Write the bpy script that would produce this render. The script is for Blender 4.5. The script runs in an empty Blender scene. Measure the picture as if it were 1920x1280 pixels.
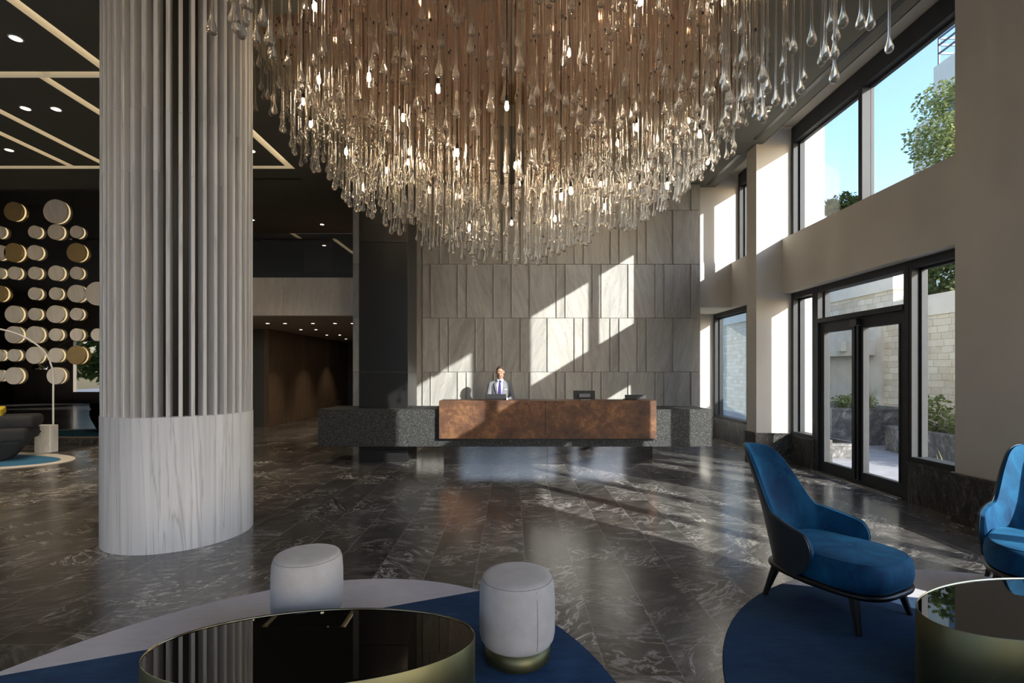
import bpy, bmesh, math, random
from mathutils import Vector, Matrix
random.seed(7)
SC = bpy.context.scene
C = SC.collection
PI = math.pi

# ------------------------------------------------------------------ render look
SC.view_settings.view_transform = 'Standard'
SC.view_settings.look = 'None'
SC.view_settings.gamma = 1.0
SC.view_settings.use_curve_mapping = False
SC.view_settings.exposure = 0.52
cy = SC.cycles
cy.use_denoising = True
cy.max_bounces = 10
cy.diffuse_bounces = 4
cy.glossy_bounces = 5
cy.transmission_bounces = 8
cy.transparent_max_bounces = 40
cy.caustics_reflective = False
cy.caustics_refractive = False
cy.sample_clamp_indirect = 8.0

# ------------------------------------------------------------------ materials
class NT:
    def __init__(s, name):
        s.m = bpy.data.materials.new(name); s.m.use_nodes = True
        s.t = s.m.node_tree; s.t.nodes.clear()
        s.out = s.t.nodes.new('ShaderNodeOutputMaterial')
    def n(s, typ, **kw):
        nd = s.t.nodes.new(typ)
        for k, v in kw.items():
            if k.startswith('i_'):
                nd.inputs[k[2:].replace('_', ' ')].default_value = v
            else:
                setattr(nd, k, v)
        return nd
    def l(s, a, b): s.t.links.new(a, b)
    def math(s, op, a, b=None, c=None):
        nd = s.t.nodes.new('ShaderNodeMath'); nd.operation = op
        for i, v in enumerate((a, b, c)):
            if v is None: continue
            if isinstance(v, (int, float)): nd.inputs[i].default_value = v
            else: s.l(v, nd.inputs[i])
        return nd.outputs[0]
    def ramp(s, fac, stops, interp='LINEAR'):
        nd = s.t.nodes.new('ShaderNodeValToRGB'); nd.color_ramp.interpolation = interp
        el = nd.color_ramp.elements
        while len(el) < len(stops): el.new(0.5)
        for e, (p, c) in zip(el, stops):
            e.position = p; e.color = (*c, 1) if len(c) == 3 else c
        s.l(fac, nd.inputs[0]); return nd.outputs[0]
    def mix(s, fac, a, b, blend='MIX'):
        nd = s.t.nodes.new('ShaderNodeMix'); nd.data_type = 'RGBA'; nd.blend_type = blend
        for sock, v in ((nd.inputs[0], fac), (nd.inputs[6], a), (nd.inputs[7], b)):
            if isinstance(v, (int, float)): sock.default_value = v
            elif isinstance(v, tuple): sock.default_value = (*v, 1)
            else: s.l(v, sock)
        return nd.outputs[2]
    def noise(s, vec, scale, detail=4, rough=.55, dist=0.0):
        nd = s.n('ShaderNodeTexNoise'); nd.inputs['Scale'].default_value = scale
        nd.inputs['Detail'].default_value = detail; nd.inputs['Roughness'].default_value = rough
        nd.inputs['Distortion'].default_value = dist
        if vec is not None: s.l(vec, nd.inputs['Vector'])
        return nd.outputs['Fac']
    def bsdf(s, **kw):
        nd = s.n('ShaderNodeBsdfPrincipled')
        for k, v in kw.items():
            sock = nd.inputs[k.replace('_', ' ')]
            if isinstance(v, (int, float)): sock.default_value = v
            elif isinstance(v, tuple): sock.default_value = (*v, 1) if len(v) == 3 else v
            else: s.l(v, sock)
        s.l(nd.outputs[0], s.out.inputs[0]); return nd
    def bump(s, height, strength, dist=.01):
        nd = s.n('ShaderNodeBump'); nd.inputs['Strength'].default_value = strength
        nd.inputs['Distance'].default_value = dist; s.l(height, nd.inputs['Height'])
        return nd.outputs[0]
    def objco(s): return s.n('ShaderNodeTexCoord').outputs['Object']
    def pos(s): return s.n('ShaderNodeNewGeometry').outputs['Position']
    def mapping(s, vec, scale=(1, 1, 1), rot=(0, 0, 0), loc=(0, 0, 0)):
        nd = s.n('ShaderNodeMapping'); s.l(vec, nd.inputs[0])
        nd.inputs['Scale'].default_value = scale; nd.inputs['Rotation'].default_value = rot
        nd.inputs['Location'].default_value = loc
        return nd.outputs[0]

M = {}
def simple(name, col, rough=.5, metal=0., var=0., vscale=6., bump=0., bscale=60., **kw):
    t = NT(name); co = t.objco()
    c = col
    if var:
        f = t.noise(co, vscale, 5)
        c = t.mix(t.ramp(f, [(.3, (0, 0, 0)), (.7, (1, 1, 1))]), tuple(x*(1-var) for x in col), tuple(min(1, x*(1+var)) for x in col))
    b = t.bsdf(Base_Color=c, Roughness=rough, Metallic=metal, **kw)
    if bump:
        t.l(t.bump(t.noise(co, bscale, 3), bump, .004), b.inputs['Normal'])
    M[name] = t.m; return t.m

simple('plaster', (.60, .57, .515), .85, var=.03, vscale=2, bump=.15, bscale=160)
simple('soffit_paint', (.62, .58, .47), .8)
simple('ceiling_paint', (.150, .147, .118), .75, var=.05, vscale=1)
simple('dark_wall', (.050, .048, .042), .6, var=.1)
simple('mezzanine_paint', (.15, .145, .125), .7)
simple('corridor_ceiling', (.46, .38, .30), .8)
simple('black_metal', (.018, .018, .020), .35, .0)
simple('frame_metal', (.045, .048, .052), .5, .0, var=.08, vscale=5, Specular_IOR_Level=.16)
simple('black_wood', (.012, .010, .009), .33, var=.2, vscale=20)
simple('chrome', (.8, .8, .8), .06, 1.)
simple('brushed_steel', (.62, .60, .57), .22, 1.)
simple('screen_black', (.006, .006, .007), .5)
simple('screen_grey', (.16, .16, .17), .4)
simple('sofa_fabric', (.030, .032, .036), .9, var=.2, vscale=8, bump=.3, bscale=200)
simple('yellow_fabric', (.62, .47, .03), .9, var=.1, bump=.2, bscale=150)
simple('skin', (.36, .205, .14), .5, var=.06, vscale=30, Subsurface_Weight=.1)
simple('hair', (.045, .025, .016), .7)
simple('suit', (.165, .172, .19), .85, var=.10, vscale=40, bump=.3, bscale=120)
simple('shirt', (.66, .66, .68), .8)
simple('tie', (.045, .022, .20), .5, var=.2, vscale=60)
simple('badge', (.85, .85, .85), .4)
simple('shoe', (.012, .01, .01), .3)
simple('soil', (.07, .045, .03), .95, var=.4, vscale=20)
simple('bark', (.16, .12, .09), .9, var=.3, vscale=15)
simple('concrete', (.70, .64, .54), .9, var=.14, vscale=2.2, bump=.2, bscale=30)
simple('coping_stone', (.93, .86, .72), .85, var=.06, vscale=3)
simple('render_white', (.36, .36, .37), .85, var=.03)
simple('facade_grey', (.70, .63, .53), .85, var=.03)
simple('window_blue', (.05, .08, .14), .08)
simple('rail_metal', (.05, .055, .07), .5)
simple('asphalt', (.47, .49, .53), .9, var=.08)
simple('pale_kerb', (.62, .60, .55), .9)
simple('velvet_leather', (.020, .032, .044), .42, var=.1, vscale=12)

def velvet(name, dark, light, sheen):
    t = NT(name); co = t.objco()
    f = t.noise(t.mapping(co, (1, 1, .6)), 5.5, 5, .6, .6)
    c = t.mix(t.ramp(f, [(.32, (0, 0, 0)), (.68, (1, 1, 1))]), dark, light)
    b = t.bsdf(Base_Color=c, Roughness=.8, Specular_IOR_Level=.25, Sheen_Weight=.4, Sheen_Roughness=.35, Sheen_Tint=sheen)
    t.l(t.bump(t.noise(co, 300, 2), .15, .002), b.inputs['Normal'])
    M[name] = t.m
velvet('blue_velvet', (.002, .032, .092), (.007, .104, .222), (.08, .36, .64))

def suede(name):
    t = NT(name); co = t.objco()
    f = t.noise(co, 9, 6, .65)
    f2 = t.noise(co, 160, 2)
    c = t.mix(t.ramp(f, [(.3, (0, 0, 0)), (.7, (1, 1, 1))]), (.56, .525, .50), (.68, .645, .615))
    c = t.mix(t.math('MULTIPLY', f2, .3), c, (.42, .40, .38))
    t.bsdf(Base_Color=c, Roughness=.9, Sheen_Weight=.25, Sheen_Roughness=.4)
    M[name] = t.m
suede('cream_suede')
simple('seam', (.20, .185, .17), .9)

def brass(name, a, b_, rough):
    t = NT(name); co = t.objco()
    f = t.noise(t.mapping(co, (1, 1, .8)), 3.2, 5, .6, .5)
    c = t.mix(t.ramp(f, [(.3, (0, 0, 0)), (.7, (1, 1, 1))]), a, b_)
    r = t.ramp(f, [(.3, (rough,)*3), (.7, (rough+.12,)*3)])
    t.bsdf(Base_Color=c, Roughness=r, Metallic=1.)
    M[name] = t.m
brass('aged_brass', (.17, .165, .085), (.25, .24, .13), .44)
simple('disc_brass', (.52, .38, .17), .5, .45, var=.06)
simple('brass_rim', (.55, .48, .30), .15, 1.)

t = NT('black_glass'); t.bsdf(Base_Color=(.004, .004, .004), Roughness=.015, IOR=1.75, Specular_IOR_Level=.9); M['black_glass'] = t.m

def copper():
    t = NT('copper_patina'); co = t.objco()
    f = t.noise(co, 2.4, 8, .72, .15); g = t.noise(co, 14, 6, .7)
    h = t.math('ADD', t.math('MULTIPLY', f, .75), t.math('MULTIPLY', g, .25))
    c = t.ramp(h, [(.36, (.050, .024, .015)), (.5, (.110, .050, .025)), (.66, (.30, .145, .060))])
    t.bsdf(Base_Color=c, Roughness=t.ramp(h, [(.35, (.50,)*3), (.65, (.62,)*3)]), Metallic=.15)
    M['copper_patina'] = t.m
copper()

def granite():
    t = NT('black_granite'); co = t.objco()
    v = t.n('ShaderNodeTexVoronoi'); v.inputs['Scale'].default_value = 210; t.l(co, v.inputs['Vector'])
    hv = t.n('ShaderNodeSeparateColor'); t.l(v.outputs['Color'], hv.inputs[0])
    g = t.noise(co, 240, 2)
    c = t.ramp(hv.outputs[0], [(.0, (.004, .0045, .0045)), (.55, (.010, .011, .0105)), (.85, (.034, .036, .034)), (1., (.24, .235, .225))])
    b = t.bsdf(Base_Color=c, Roughness=.62, Specular_IOR_Level=.4)
    t.l(t.bump(t.math('ADD', g, hv.outputs[0]), .35, .002), b.inputs['Normal'])
    M['black_granite'] = t.m
granite()
simple('black_panel', (.010, .0095, .009), .34, var=.1, vscale=2)

t = NT('mirror_glass'); t.bsdf(Base_Color=(.33, .30, .275), Roughness=.03, Metallic=1.); M['mirror_glass'] = t.m
t = NT('dark_mirror'); t.bsdf(Base_Color=(.30, .28, .26), Roughness=.012, Metallic=1.); M['dark_mirror'] = t.m
t = NT('bronze_mirror'); t.bsdf(Base_Color=(.62, .47, .36), Roughness=.05, Metallic=1.); M['bronze_mirror'] = t.m

def thin_glass(name, tint, refl, rough=0.0):
    t = NT(name)
    tr = t.n('ShaderNodeBsdfTransparent'); tr.inputs[0].default_value = (*tint, 1)
    gl = t.n('ShaderNodeBsdfGlossy'); gl.inputs['Roughness'].default_value = rough
    lw = t.n('ShaderNodeLayerWeight'); lw.inputs[0].default_value = .5
    fac = t.math('MINIMUM', t.math('MULTIPLY', t.math('ADD', t.math('MULTIPLY', t.math('POWER', lw.outputs['Facing'], 5.), .96), .04), refl), 1.0)
    mx = t.n('ShaderNodeMixShader'); t.l(fac, mx.inputs[0]); t.l(tr.outputs[0], mx.inputs[1]); t.l(gl.outputs[0], mx.inputs[2])
    t.l(mx.outputs[0], t.out.inputs[0]); M[name] = t.m
thin_glass('pane_glass', (.97, .98, .97), .9)
thin_glass('tinted_glass', (.62, .62, .60), 6.)

def drop_glass():
    t = NT('drop_glass')
    g = t.n('ShaderNodeBsdfGlass'); g.inputs['IOR'].default_value = 1.46; g.inputs['Roughness'].default_value = 0.0
    g.inputs['Color'].default_value = (1., .985, .96, 1)
    tr = t.n('ShaderNodeBsdfTransparent'); tr.inputs[0].default_value = (1, .98, .95, 1)
    bz = t.noise(t.pos(), 130, 2); t.l(t.bump(bz, .22, .003), g.inputs['Normal'])
    tl = t.n('ShaderNodeBsdfTranslucent'); tl.inputs[0].default_value = (.95, .93, .88, 1)
    ml = t.n('ShaderNodeMixShader'); ml.inputs[0].default_value = .05; t.l(g.outputs[0], ml.inputs[1]); t.l(tl.outputs[0], ml.inputs[2])
    mx = t.n('ShaderNodeMixShader'); mx.inputs[0].default_value = .20
    t.l(ml.outputs[0], mx.inputs[1]); t.l(tr.outputs[0], mx.inputs[2]); t.l(mx.outputs[0], t.out.inputs[0])
    M['drop_glass'] = t.m
    t = NT('rod_glass')
    tr = t.n('ShaderNodeBsdfTransparent'); tr.inputs[0].default_value = (.95, .91, .86, 1)
    gl = t.n('ShaderNodeBsdfGlossy'); gl.inputs['Roughness'].default_value = .12; gl.inputs['Color'].default_value = (1., .86, .76, 1)
    df = t.n('ShaderNodeBsdfTranslucent'); df.inputs[0].default_value = (.98, .79, .66, 1)
    d2 = t.n('ShaderNodeBsdfDiffuse'); d2.inputs[0].default_value = (.98, .79, .66, 1)
    m0 = t.n('ShaderNodeMixShader'); m0.inputs[0].default_value = .5; t.l(df.outputs[0], m0.inputs[1]); t.l(d2.outputs[0], m0.inputs[2])
    m1 = t.n('ShaderNodeMixShader'); m1.inputs[0].default_value = .45; t.l(gl.outputs[0], m1.inputs[1]); t.l(m0.outputs[0], m1.inputs[2])
    lw = t.n('ShaderNodeLayerWeight'); lw.inputs[0].default_value = .42
    fac = t.math('ADD', t.math('MULTIPLY', lw.outputs['Facing'], .55), .22)
    mx = t.n('ShaderNodeMixShader'); t.l(fac, mx.inputs[0]); t.l(tr.outputs[0], mx.inputs[1]); t.l(m1.outputs[0], mx.inputs[2])
    t.l(mx.outputs[0], t.out.inputs[0]); M['rod_glass'] = t.m
drop_glass()

def emit(name, col, s):
    t = NT(name); e = t.n('ShaderNodeEmission'); e.inputs[0].default_value = (*col, 1); e.inputs[1].default_value = s
    t.l(e.outputs[0], t.out.inputs[0]); M[name] = t.m
emit('bulb_glow', (1., .76, .50), 105.)
emit('led_warm', (1., .80, .50), 1.9)
emit('led_disc', (1., .84, .48), 2.0)
emit('downlight_glow', (1., .90, .74), 7.)

def floor_mat():
    t = NT('marble_planks'); p = t.pos()
    sx = t.n('ShaderNodeSeparateXYZ'); t.l(p, sx.inputs[0]); X, Y = sx.outputs[0], sx.outputs[1]
    cx = t.math('DIVIDE', t.math('SUBTRACT', X, .11), .4); col = t.math('FLOOR', cx); fx = t.math('SUBTRACT', cx, col)
    par = t.math('MODULO', t.math('ADD', col, 1000.), 2.)
    ry = t.math('ADD', t.math('DIVIDE', t.math('SUBTRACT', Y, 4.14), .6), t.math('MULTIPLY', par, .5))
    pair = t.math('FLOOR', t.math('DIVIDE', ry, 2.))
    def wn(a, b):
        cmb = t.n('ShaderNodeCombineXYZ'); t.l(a, cmb.inputs[0]); t.l(b, cmb.inputs[1])
        w = t.n('ShaderNodeTexWhiteNoise', noise_dimensions='2D'); t.l(cmb.outputs[0], w.inputs['Vector']); return w
    merge = t.math('GREATER_THAN', wn(col, pair).outputs['Value'], .45)
    row1 = t.math('FLOOR', ry); f1 = t.math('SUBTRACT', ry, row1)
    f2 = t.math('SUBTRACT', t.math('DIVIDE', ry, 2.), pair)
    inv = t.math('SUBTRACT', 1., merge)
    row = t.math('ADD', t.math('MULTIPLY', inv, row1), t.math('MULTIPLY', merge, t.math('ADD', t.math('MULTIPLY', pair, 2.), .37)))
    # distance to the joints in metres
    dx = t.math('MULTIPLY', t.math('MINIMUM', fx, t.math('SUBTRACT', 1., fx)), .4)
    d1 = t.math('MULTIPLY', t.math('MINIMUM', f1, t.math('SUBTRACT', 1., f1)), .6)
    d2 = t.math('MULTIPLY', t.math('MINIMUM', f2, t.math('SUBTRACT', 1., f2)), 1.2)
    dy = t.math('ADD', t.math('MULTIPLY', inv, d1), t.math('MULTIPLY', merge, d2))
    joint = t.math('MAXIMUM', t.math('LESS_THAN', dx, .0024), t.math('LESS_THAN', dy, .0016))
    w = wn(col, row); hs = t.n('ShaderNodeSeparateColor'); t.l(w.outputs['Color'], hs.inputs[0])
    # each plank has its own cut through the stone
    rot = t.n('ShaderNodeVectorRotate', rotation_type='Z_AXIS'); t.l(p, rot.inputs['Vector'])
    t.l(t.math('MULTIPLY', t.math('SUBTRACT', hs.outputs[0], .5), 1.9), rot.inputs['Angle'])
    off = t.n('ShaderNodeVectorMath', operation='SCALE'); t.l(w.outputs['Color'], off.inputs[0]); off.inputs['Scale'].default_value = 37.
    add = t.n('ShaderNodeVectorMath', operation='ADD'); t.l(rot.outputs[0], add.inputs[0]); t.l(off.outputs[0], add.inputs[1])
    v = add.outputs[0]
    st = t.mapping(v, (1.1, 3.2, 1.))
    base = t.noise(st, 3.0, 8, .66, 1.2)
    c = t.ramp(base, [(.28, (.030, .027, .025)), (.48, (.078, .073, .067)), (.66, (.18, .17, .158)), (.84, (.36, .34, .32))])
    fine = t.noise(t.mapping(v, (2., 7., 1.)), 9., 6, .7, 2.)
    c = t.mix(t.ramp(fine, [(.54, (0, 0, 0)), (.76, (.42, .42, .42))]), c, (.16, .15, .14))
    vn = t.noise(t.mapping(v, (.9, 2.4, 1.)), 1.7, 5, .6, 2.2)
    vein = t.ramp(t.math('ABSOLUTE', t.math('SUBTRACT', vn, .5)), [(.0, (1, 1, 1)), (.012, (.75, .75, .75)), (.03, (0, 0, 0))])
    vmask = t.ramp(t.noise(v, 1.3, 3), [(.46, (0, 0, 0)), (.62, (1, 1, 1))])
    vm = t.math('MULTIPLY', vein, vmask)
    c = t.mix(t.math('MULTIPLY', vm, .9), c, (.56, .53, .49))
    bri = t.n('ShaderNodeMix', data_type='RGBA', blend_type='MULTIPLY'); bri.inputs[0].default_value = 1.
    t.l(c, bri.inputs[6]); k = t.math('ADD', t.math('MULTIPLY', hs.outputs[1], .75), .65)
    kc = t.n('ShaderNodeCombineColor'); [t.l(k, kc.inputs[i]) for i in range(3)]; t.l(kc.outputs[0], bri.inputs[7])
    c = t.mix(joint, bri.outputs[2], (.27, .255, .235))
    r = t.math('ADD', t.math('MULTIPLY', fine, .12), .13)
    b = t.bsdf(Base_Color=c, Roughness=r, IOR=1.85, Specular_IOR_Level=.55)
    t.l(t.bump(t.math('ADD', t.math('MULTIPLY', base, .4), t.math('MULTIPLY', joint, -1.)), .05, .003), b.inputs['Normal'])
    M['marble_planks'] = t.m
floor_mat()

def dark_marble(name, sc=1., dark=1.):
    t = NT(name); p = t.pos()
    v = t.mapping(p, (1, 1, 1), (.5, .7, .35))
    base = t.noise(t.mapping(v, (1., 3.2, 1.2)), 2.6*sc, 8, .66, 1.4)
    c = t.ramp(base, [(.3, (.014*dark, .0135*dark, .013*dark)), (.55, (.05*dark, .048*dark, .045*dark)), (.8, (.20*dark, .19*dark, .18*dark))])
    vn = t.noise(t.mapping(v, (.8, 2.6, 1.)), 2.1*sc, 5, .62, 2.4)
    vein = t.ramp(t.math('ABSOLUTE', t.math('SUBTRACT', vn, .5)), [(.0, (.8,)*3), (.014, (0, 0, 0))])
    c = t.mix(t.math('MULTIPLY', vein, .55), c, (.42, .39, .36))
    t.bsdf(Base_Color=c, Roughness=.28); M[name] = t.m
dark_marble('skirting_marble')
dark_marble('planter_marble', 1.2, 3.4)

def pave_mat():
    t = NT('court_paving'); p = t.pos()
    f = t.noise(t.mapping(p, (1., 4., 1.)), 2.2, 7, .65, 1.)
    c = t.ramp(f, [(.3, (.24, .235, .24)), (.7, (.46, .45, .45))])
    t.bsdf(Base_Color=c, Roughness=.6); M['court_paving'] = t.m
pave_mat()

def panel_stone(name, lo, hi, vein_c, vein_k, vert=True, spec=.35, turn=.7, st=.55):
    t = NT(name); p = t.pos(); g = t.n('ShaderNodeNewGeometry')
    off = t.n('ShaderNodeCombineXYZ'); rr = t.math('MULTIPLY', g.outputs['Random Per Island'], 53.)
    t.l(rr, off.inputs[0]); t.l(rr, off.inputs[2])
    add = t.n('ShaderNodeVectorMath', operation='ADD'); t.l(p, add.inputs[0]); t.l(off.outputs[0], add.inputs[1])
    rot = t.n('ShaderNodeVectorRotate', rotation_type='Y_AXIS'); t.l(add.outputs[0], rot.inputs['Vector'])
    t.l(t.math('MULTIPLY', t.math('SUBTRACT', g.outputs['Random Per Island'], .5), turn), rot.inputs['Angle'])
    v = t.mapping(rot.outputs[0], (3.4, 3.4, st) if vert else (1, 1, 2.5))
    f = t.noise(v, 2.1, 7, .62, .9)
    c = t.ramp(f, [(.30, lo), (.66, hi)])
    vn = t.noise(v, 1.3, 5, .6, 1.3)
    vein = t.ramp(t.math('ABSOLUTE', t.math('SUBTRACT', vn, .5)), [(.0, (1, 1, 1)), (.022, (0, 0, 0))])
    c = t.mix(t.math('MULTIPLY', vein, vein_k), c, vein_c)
    k = t.math('ADD', t.math('MULTIPLY', g.outputs['Random Per Island'], .22), .88)
    kc = t.n('ShaderNodeCombineColor'); [t.l(k, kc.inputs[i]) for i in range(3)]
    c = t.mix(1., c, kc.outputs[0], 'MULTIPLY')
    t.bsdf(Base_Color=c, Roughness=.5, Specular_IOR_Level=spec); M[name] = t.m
panel_stone('wall_panels', (.315, .305, .282), (.445, .433, .405), (.235, .215, .19), .4)
panel_stone('column_marble', (.55, .545, .55), (.76, .75, .745), (.30, .28, .25), .5, spec=.45, turn=.06, st=.09)
panel_stone('band_marble', (.50, .455, .41), (.60, .555, .51), (.34, .30, .27), .3)
panel_stone('corridor_stone', (.24, .16, .10), (.33, .225, .15), (.17, .11, .07), .25)
panel_stone('disc_marble', (.80, .745, .68), (.92, .86, .80), (.6, .55, .49), .2)
panel_stone('lamp_marble', (.55, .55, .54), (.75, .75, .73), (.35, .35, .35), .3)

def rug_mat(name, nx, ny, cc, blue_a, blue_b, pale_a, pale_b):
    t = NT(name); p = t.pos()
    sx = t.n('ShaderNodeSeparateXYZ'); t.l(p, sx.inputs[0])
    d = t.math('ADD', t.math('MULTIPLY', sx.outputs[0], nx), t.math('MULTIPLY', sx.outputs[1], ny))
    m = t.math('GREATER_THAN', d, cc)
    st = t.math('ADD', t.math('MULTIPLY', t.noise(t.mapping(p, (1.6, 7., 1.)), 3.4, 7, .7, .8), .6), t.math('MULTIPLY', t.noise(p, 4.2, 5, .6), .4))
    f = t.ramp(st, [(.32, (0, 0, 0)), (.68, (1, 1, 1))])
    pile = t.noise(p, 420, 2)
    c = t.mix(m, t.mix(f, blue_a, blue_b), t.mix(f, pale_a, pale_b))
    pc = t.n('ShaderNodeCombineColor'); k = t.math('ADD', t.math('MULTIPLY', pile, .7), .65); [t.l(k, pc.inputs[i]) for i in range(3)]
    c = t.mix(1., c, pc.outputs[0], 'MULTIPLY')
    b = t.bsdf(Base_Color=c, Roughness=.95, Sheen_Weight=.04, Sheen_Roughness=.5, Specular_IOR_Level=.15)
    t.l(t.bump(pile, .5, .004), b.inputs['Normal']); M[name] = t.m

def stone_wall_mat():
    t = NT('stone_masonry'); p = t.pos()
    sx = t.n('ShaderNodeSeparateXYZ'); t.l(p, sx.inputs[0])
    wob = t.noise(p, 1.1, 3)
    cm = t.n('ShaderNodeCombineXYZ'); t.l(t.math('ADD', sx.outputs[1], t.math('MULTIPLY', wob, .10)), cm.inputs[0]); t.l(t.math('ADD', sx.outputs[2], t.math('MULTIPLY', t.noise(p, 2.3, 2), .05)), cm.inputs[1])
    br = t.n('ShaderNodeTexBrick'); t.l(cm.outputs[0], br.inputs['Vector'])
    br.inputs['Scale'].default_value = 1.; br.inputs['Brick Width'].default_value = .27; br.inputs['Row Height'].default_value = .145
    br.inputs['Mortar Size'].default_value = .006; br.offset = .37; br.squash = 1.6; br.squash_frequency = 3
    br.inputs['Color1'].default_value = (.72, .60, .42, 1); br.inputs['Color2'].default_value = (.93, .85, .67, 1); br.inputs['Mortar'].default_value = (.46, .36, .24, 1)
    f = t.noise(p, 3., 6, .65)
    c = t.mix(t.ramp(f, [(.4, (0, 0, 0)), (.75, (.6, .6, .6))]), br.outputs['Color'], (.93, .88, .77))
    b = t.bsdf(Base_Color=c, Roughness=.9)
    t.l(t.bump(t.math('SUBTRACT', t.noise(p, 18, 4), br.outputs['Fac']), .6, .02), b.inputs['Normal']); M['stone_masonry'] = t.m
stone_wall_mat()

def leaf_mat(name, a, b_):
    t = NT(name); g = t.n('ShaderNodeNewGeometry')
    c = t.mix(g.outputs['Random Per Island'], a, b_)
    d = t.n('ShaderNodeBsdfDiffuse'); t.l(c, d.inputs[0])
    tr = t.n('ShaderNodeBsdfTranslucent'); t.l(c, tr.inputs[0])
    mx = t.n('ShaderNodeMixShader'); mx.inputs[0].default_value = .35
    t.l(d.outputs[0], mx.inputs[1]); t.l(tr.outputs[0], mx.inputs[2]); t.l(mx.outputs[0], t.out.inputs[0]); M[name] = t.m
leaf_mat('leaf_green', (.12, .16, .045), (.40, .42, .18))
leaf_mat('leaf_dark', (.04, .065, .015), (.12, .15, .05))
leaf_mat('blade_green', (.16, .18, .05), (.36, .36, .14))

# ------------------------------------------------------------------ mesh helpers
class MB:
    """collects shapes and links them as ONE mesh object"""
    def __init__(s): s.bm = bmesh.new(); s.mi = 0
    def _tag(s, faces, smooth=False):
        for f in faces:
            f.material_index = s.mi; f.smooth = smooth
    def quad(s, pts, smooth=False):
        f = s.bm.faces.new([s.bm.verts.new(p) for p in pts]); s._tag([f], smooth); return f
    def box(s, x0, x1, y0, y1, z0, z1, bev=0.):
        v = [s.bm.verts.new(p) for p in ((x0, y0, z0), (x1, y0, z0), (x1, y1, z0), (x0, y1, z0), (x0, y0, z1), (x1, y0, z1), (x1, y1, z1), (x0, y1, z1))]
        F = [s.bm.faces.new([v[i] for i in q]) for q in ((0, 3, 2, 1), (4, 5, 6, 7), (0, 1, 5, 4), (1, 2, 6, 5), (2, 3, 7, 6), (3, 0, 4, 7))]
        s._tag(F)
        if bev:
            es = list({e for f in F for e in f.edges})
            r = bmesh.ops.bevel(s.bm, geom=es, offset=bev, segments=2, affect='EDGES', profile=.5)
            s._tag(r['faces'])
        return F
    def ring_loft(s, rings, cap0=True, cap1=True, smooth=True, closed=True):
        R = [[s.bm.verts.new(p) for p in r] for r in rings]; n = len(R[0]); F = []
        for a, b in zip(R, R[1:]):
            for i in range(n if closed else n-1):
                j = (i+1) % n; F.append(s.bm.faces.new((a[i], a[j], b[j], b[i])))
        s._tag(F, smooth)
        G = []
        if cap0: G.append(s.bm.faces.new(list(reversed(R[0]))))
        if cap1: G.append(s.bm.faces.new(R[-1]))
        s._tag(G, False)
    def lathe(s, prof, c=(0, 0, 0), n=32, sx=1., sy=1., rot=0., cap0=True, cap1=True, smooth=True):
        rings = []
        for r, z in prof:
            ring = []
            for i in range(n):
                a = 2*PI*i/n; x, y = r*math.cos(a)*sx, r*math.sin(a)*sy
                ring.append((c[0]+x*math.cos(rot)-y*math.sin(rot), c[1]+x*math.sin(rot)+y*math.cos(rot), c[2]+z))
            rings.append(ring)
        s.ring_loft(rings, cap0, cap1, smooth)
    def tube(s, pts, rad, n=8, caps=True, smooth=True):
        P = [Vector(p) for p in pts]; rings = []
        rr = rad if isinstance(rad, (list, tuple)) else [rad]*len(P)
        up = Vector((0, 0, 1))
        for i, p in enumerate(P):
            d = (P[min(i+1, len(P)-1)]-P[max(i-1, 0)]).normalized()
            u = up if abs(d.dot(up)) < .95 else Vector((0, 1, 0))
            a = d.cross(u).normalized(); b = a.cross(d).normalized()
            rings.append([p+(a*math.cos(2*PI*k/n)+b*math.sin(2*PI*k/n))*rr[i] for k in range(n)])
        s.ring_loft(rings, caps, caps, smooth)
    def ell(s, c, r, seg=20, rings=12, R=None):
        L = []
        for i in range(1, rings):
            th = PI*i/rings; L.append([(math.sin(th)*math.cos(2*PI*k/seg), math.sin(th)*math.sin(2*PI*k/seg), -math.cos(th)) for k in range(seg)])
        L = [[Vector((p[0]*r[0], p[1]*r[1], p[2]*r[2])) for p in q] for q in L]
        if R is not None: L = [[R @ p for p in q] for q in L]
        s.ring_loft([[Vector(c)+p for p in q] for q in L])
    def cap(s, a, b, ra, rb, n=14):
        """tapered limb with round ends"""
        a, b = Vector(a), Vector(b); d = (b-a).normalized()
        u = Vector((0, 0, 1)) if abs(d.z) < .95 else Vector((0, 1, 0))
        e = d.cross(u).normalized(); g = e.cross(d).normalized(); rings = []
        def ring(c, r): rings.append([c+(e*math.cos(2*PI*k/n)+g*math.sin(2*PI*k/n))*r for k in range(n)])
        for t in (80, 50, 25): ring(a-d*ra*math.sin(math.radians(t)), ra*math.cos(math.radians(t)))
        ring(a, ra); ring(b, rb)
        for t in (25, 50, 80): ring(b+d*rb*math.sin(math.radians(t)), rb*math.cos(math.radians(t)))
        s.ring_loft(rings)
    def build(s, name, mats, parent=None, loc=None):
        me = bpy.data.meshes.new(name)
        bmesh.ops.recalc_face_normals(s.bm, faces=s.bm.faces[:])
        s.bm.to_mesh(me); s.bm.free()
        o = bpy.data.objects.new(name, me); C.objects.link(o)
        for m in (mats if isinstance(mats, (list, tuple)) else [mats]): me.materials.append(M[m])
        if parent is not None: o.parent = parent
        if loc is not None: o.location = loc
        return o
def tag(o, label, cat, group=None, kind=None):
    if label: o['label'] = label
    if cat: o['category'] = cat
    if group: o['group'] = group
    if kind: o['kind'] = kind
    return o
def thing(name, label, cat, loc=(0, 0, 0), rz=0., group=None):
    o = bpy.data.objects.new(name, None); C.objects.link(o); o.location = loc; o.rotation_euler = (0, 0, rz)
    o.empty_display_size = .1
    return tag(o, label, cat, group)
def struct(o, label=None, cat=None):
    o['kind'] = 'structure'
    return tag(o, label, cat)
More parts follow.
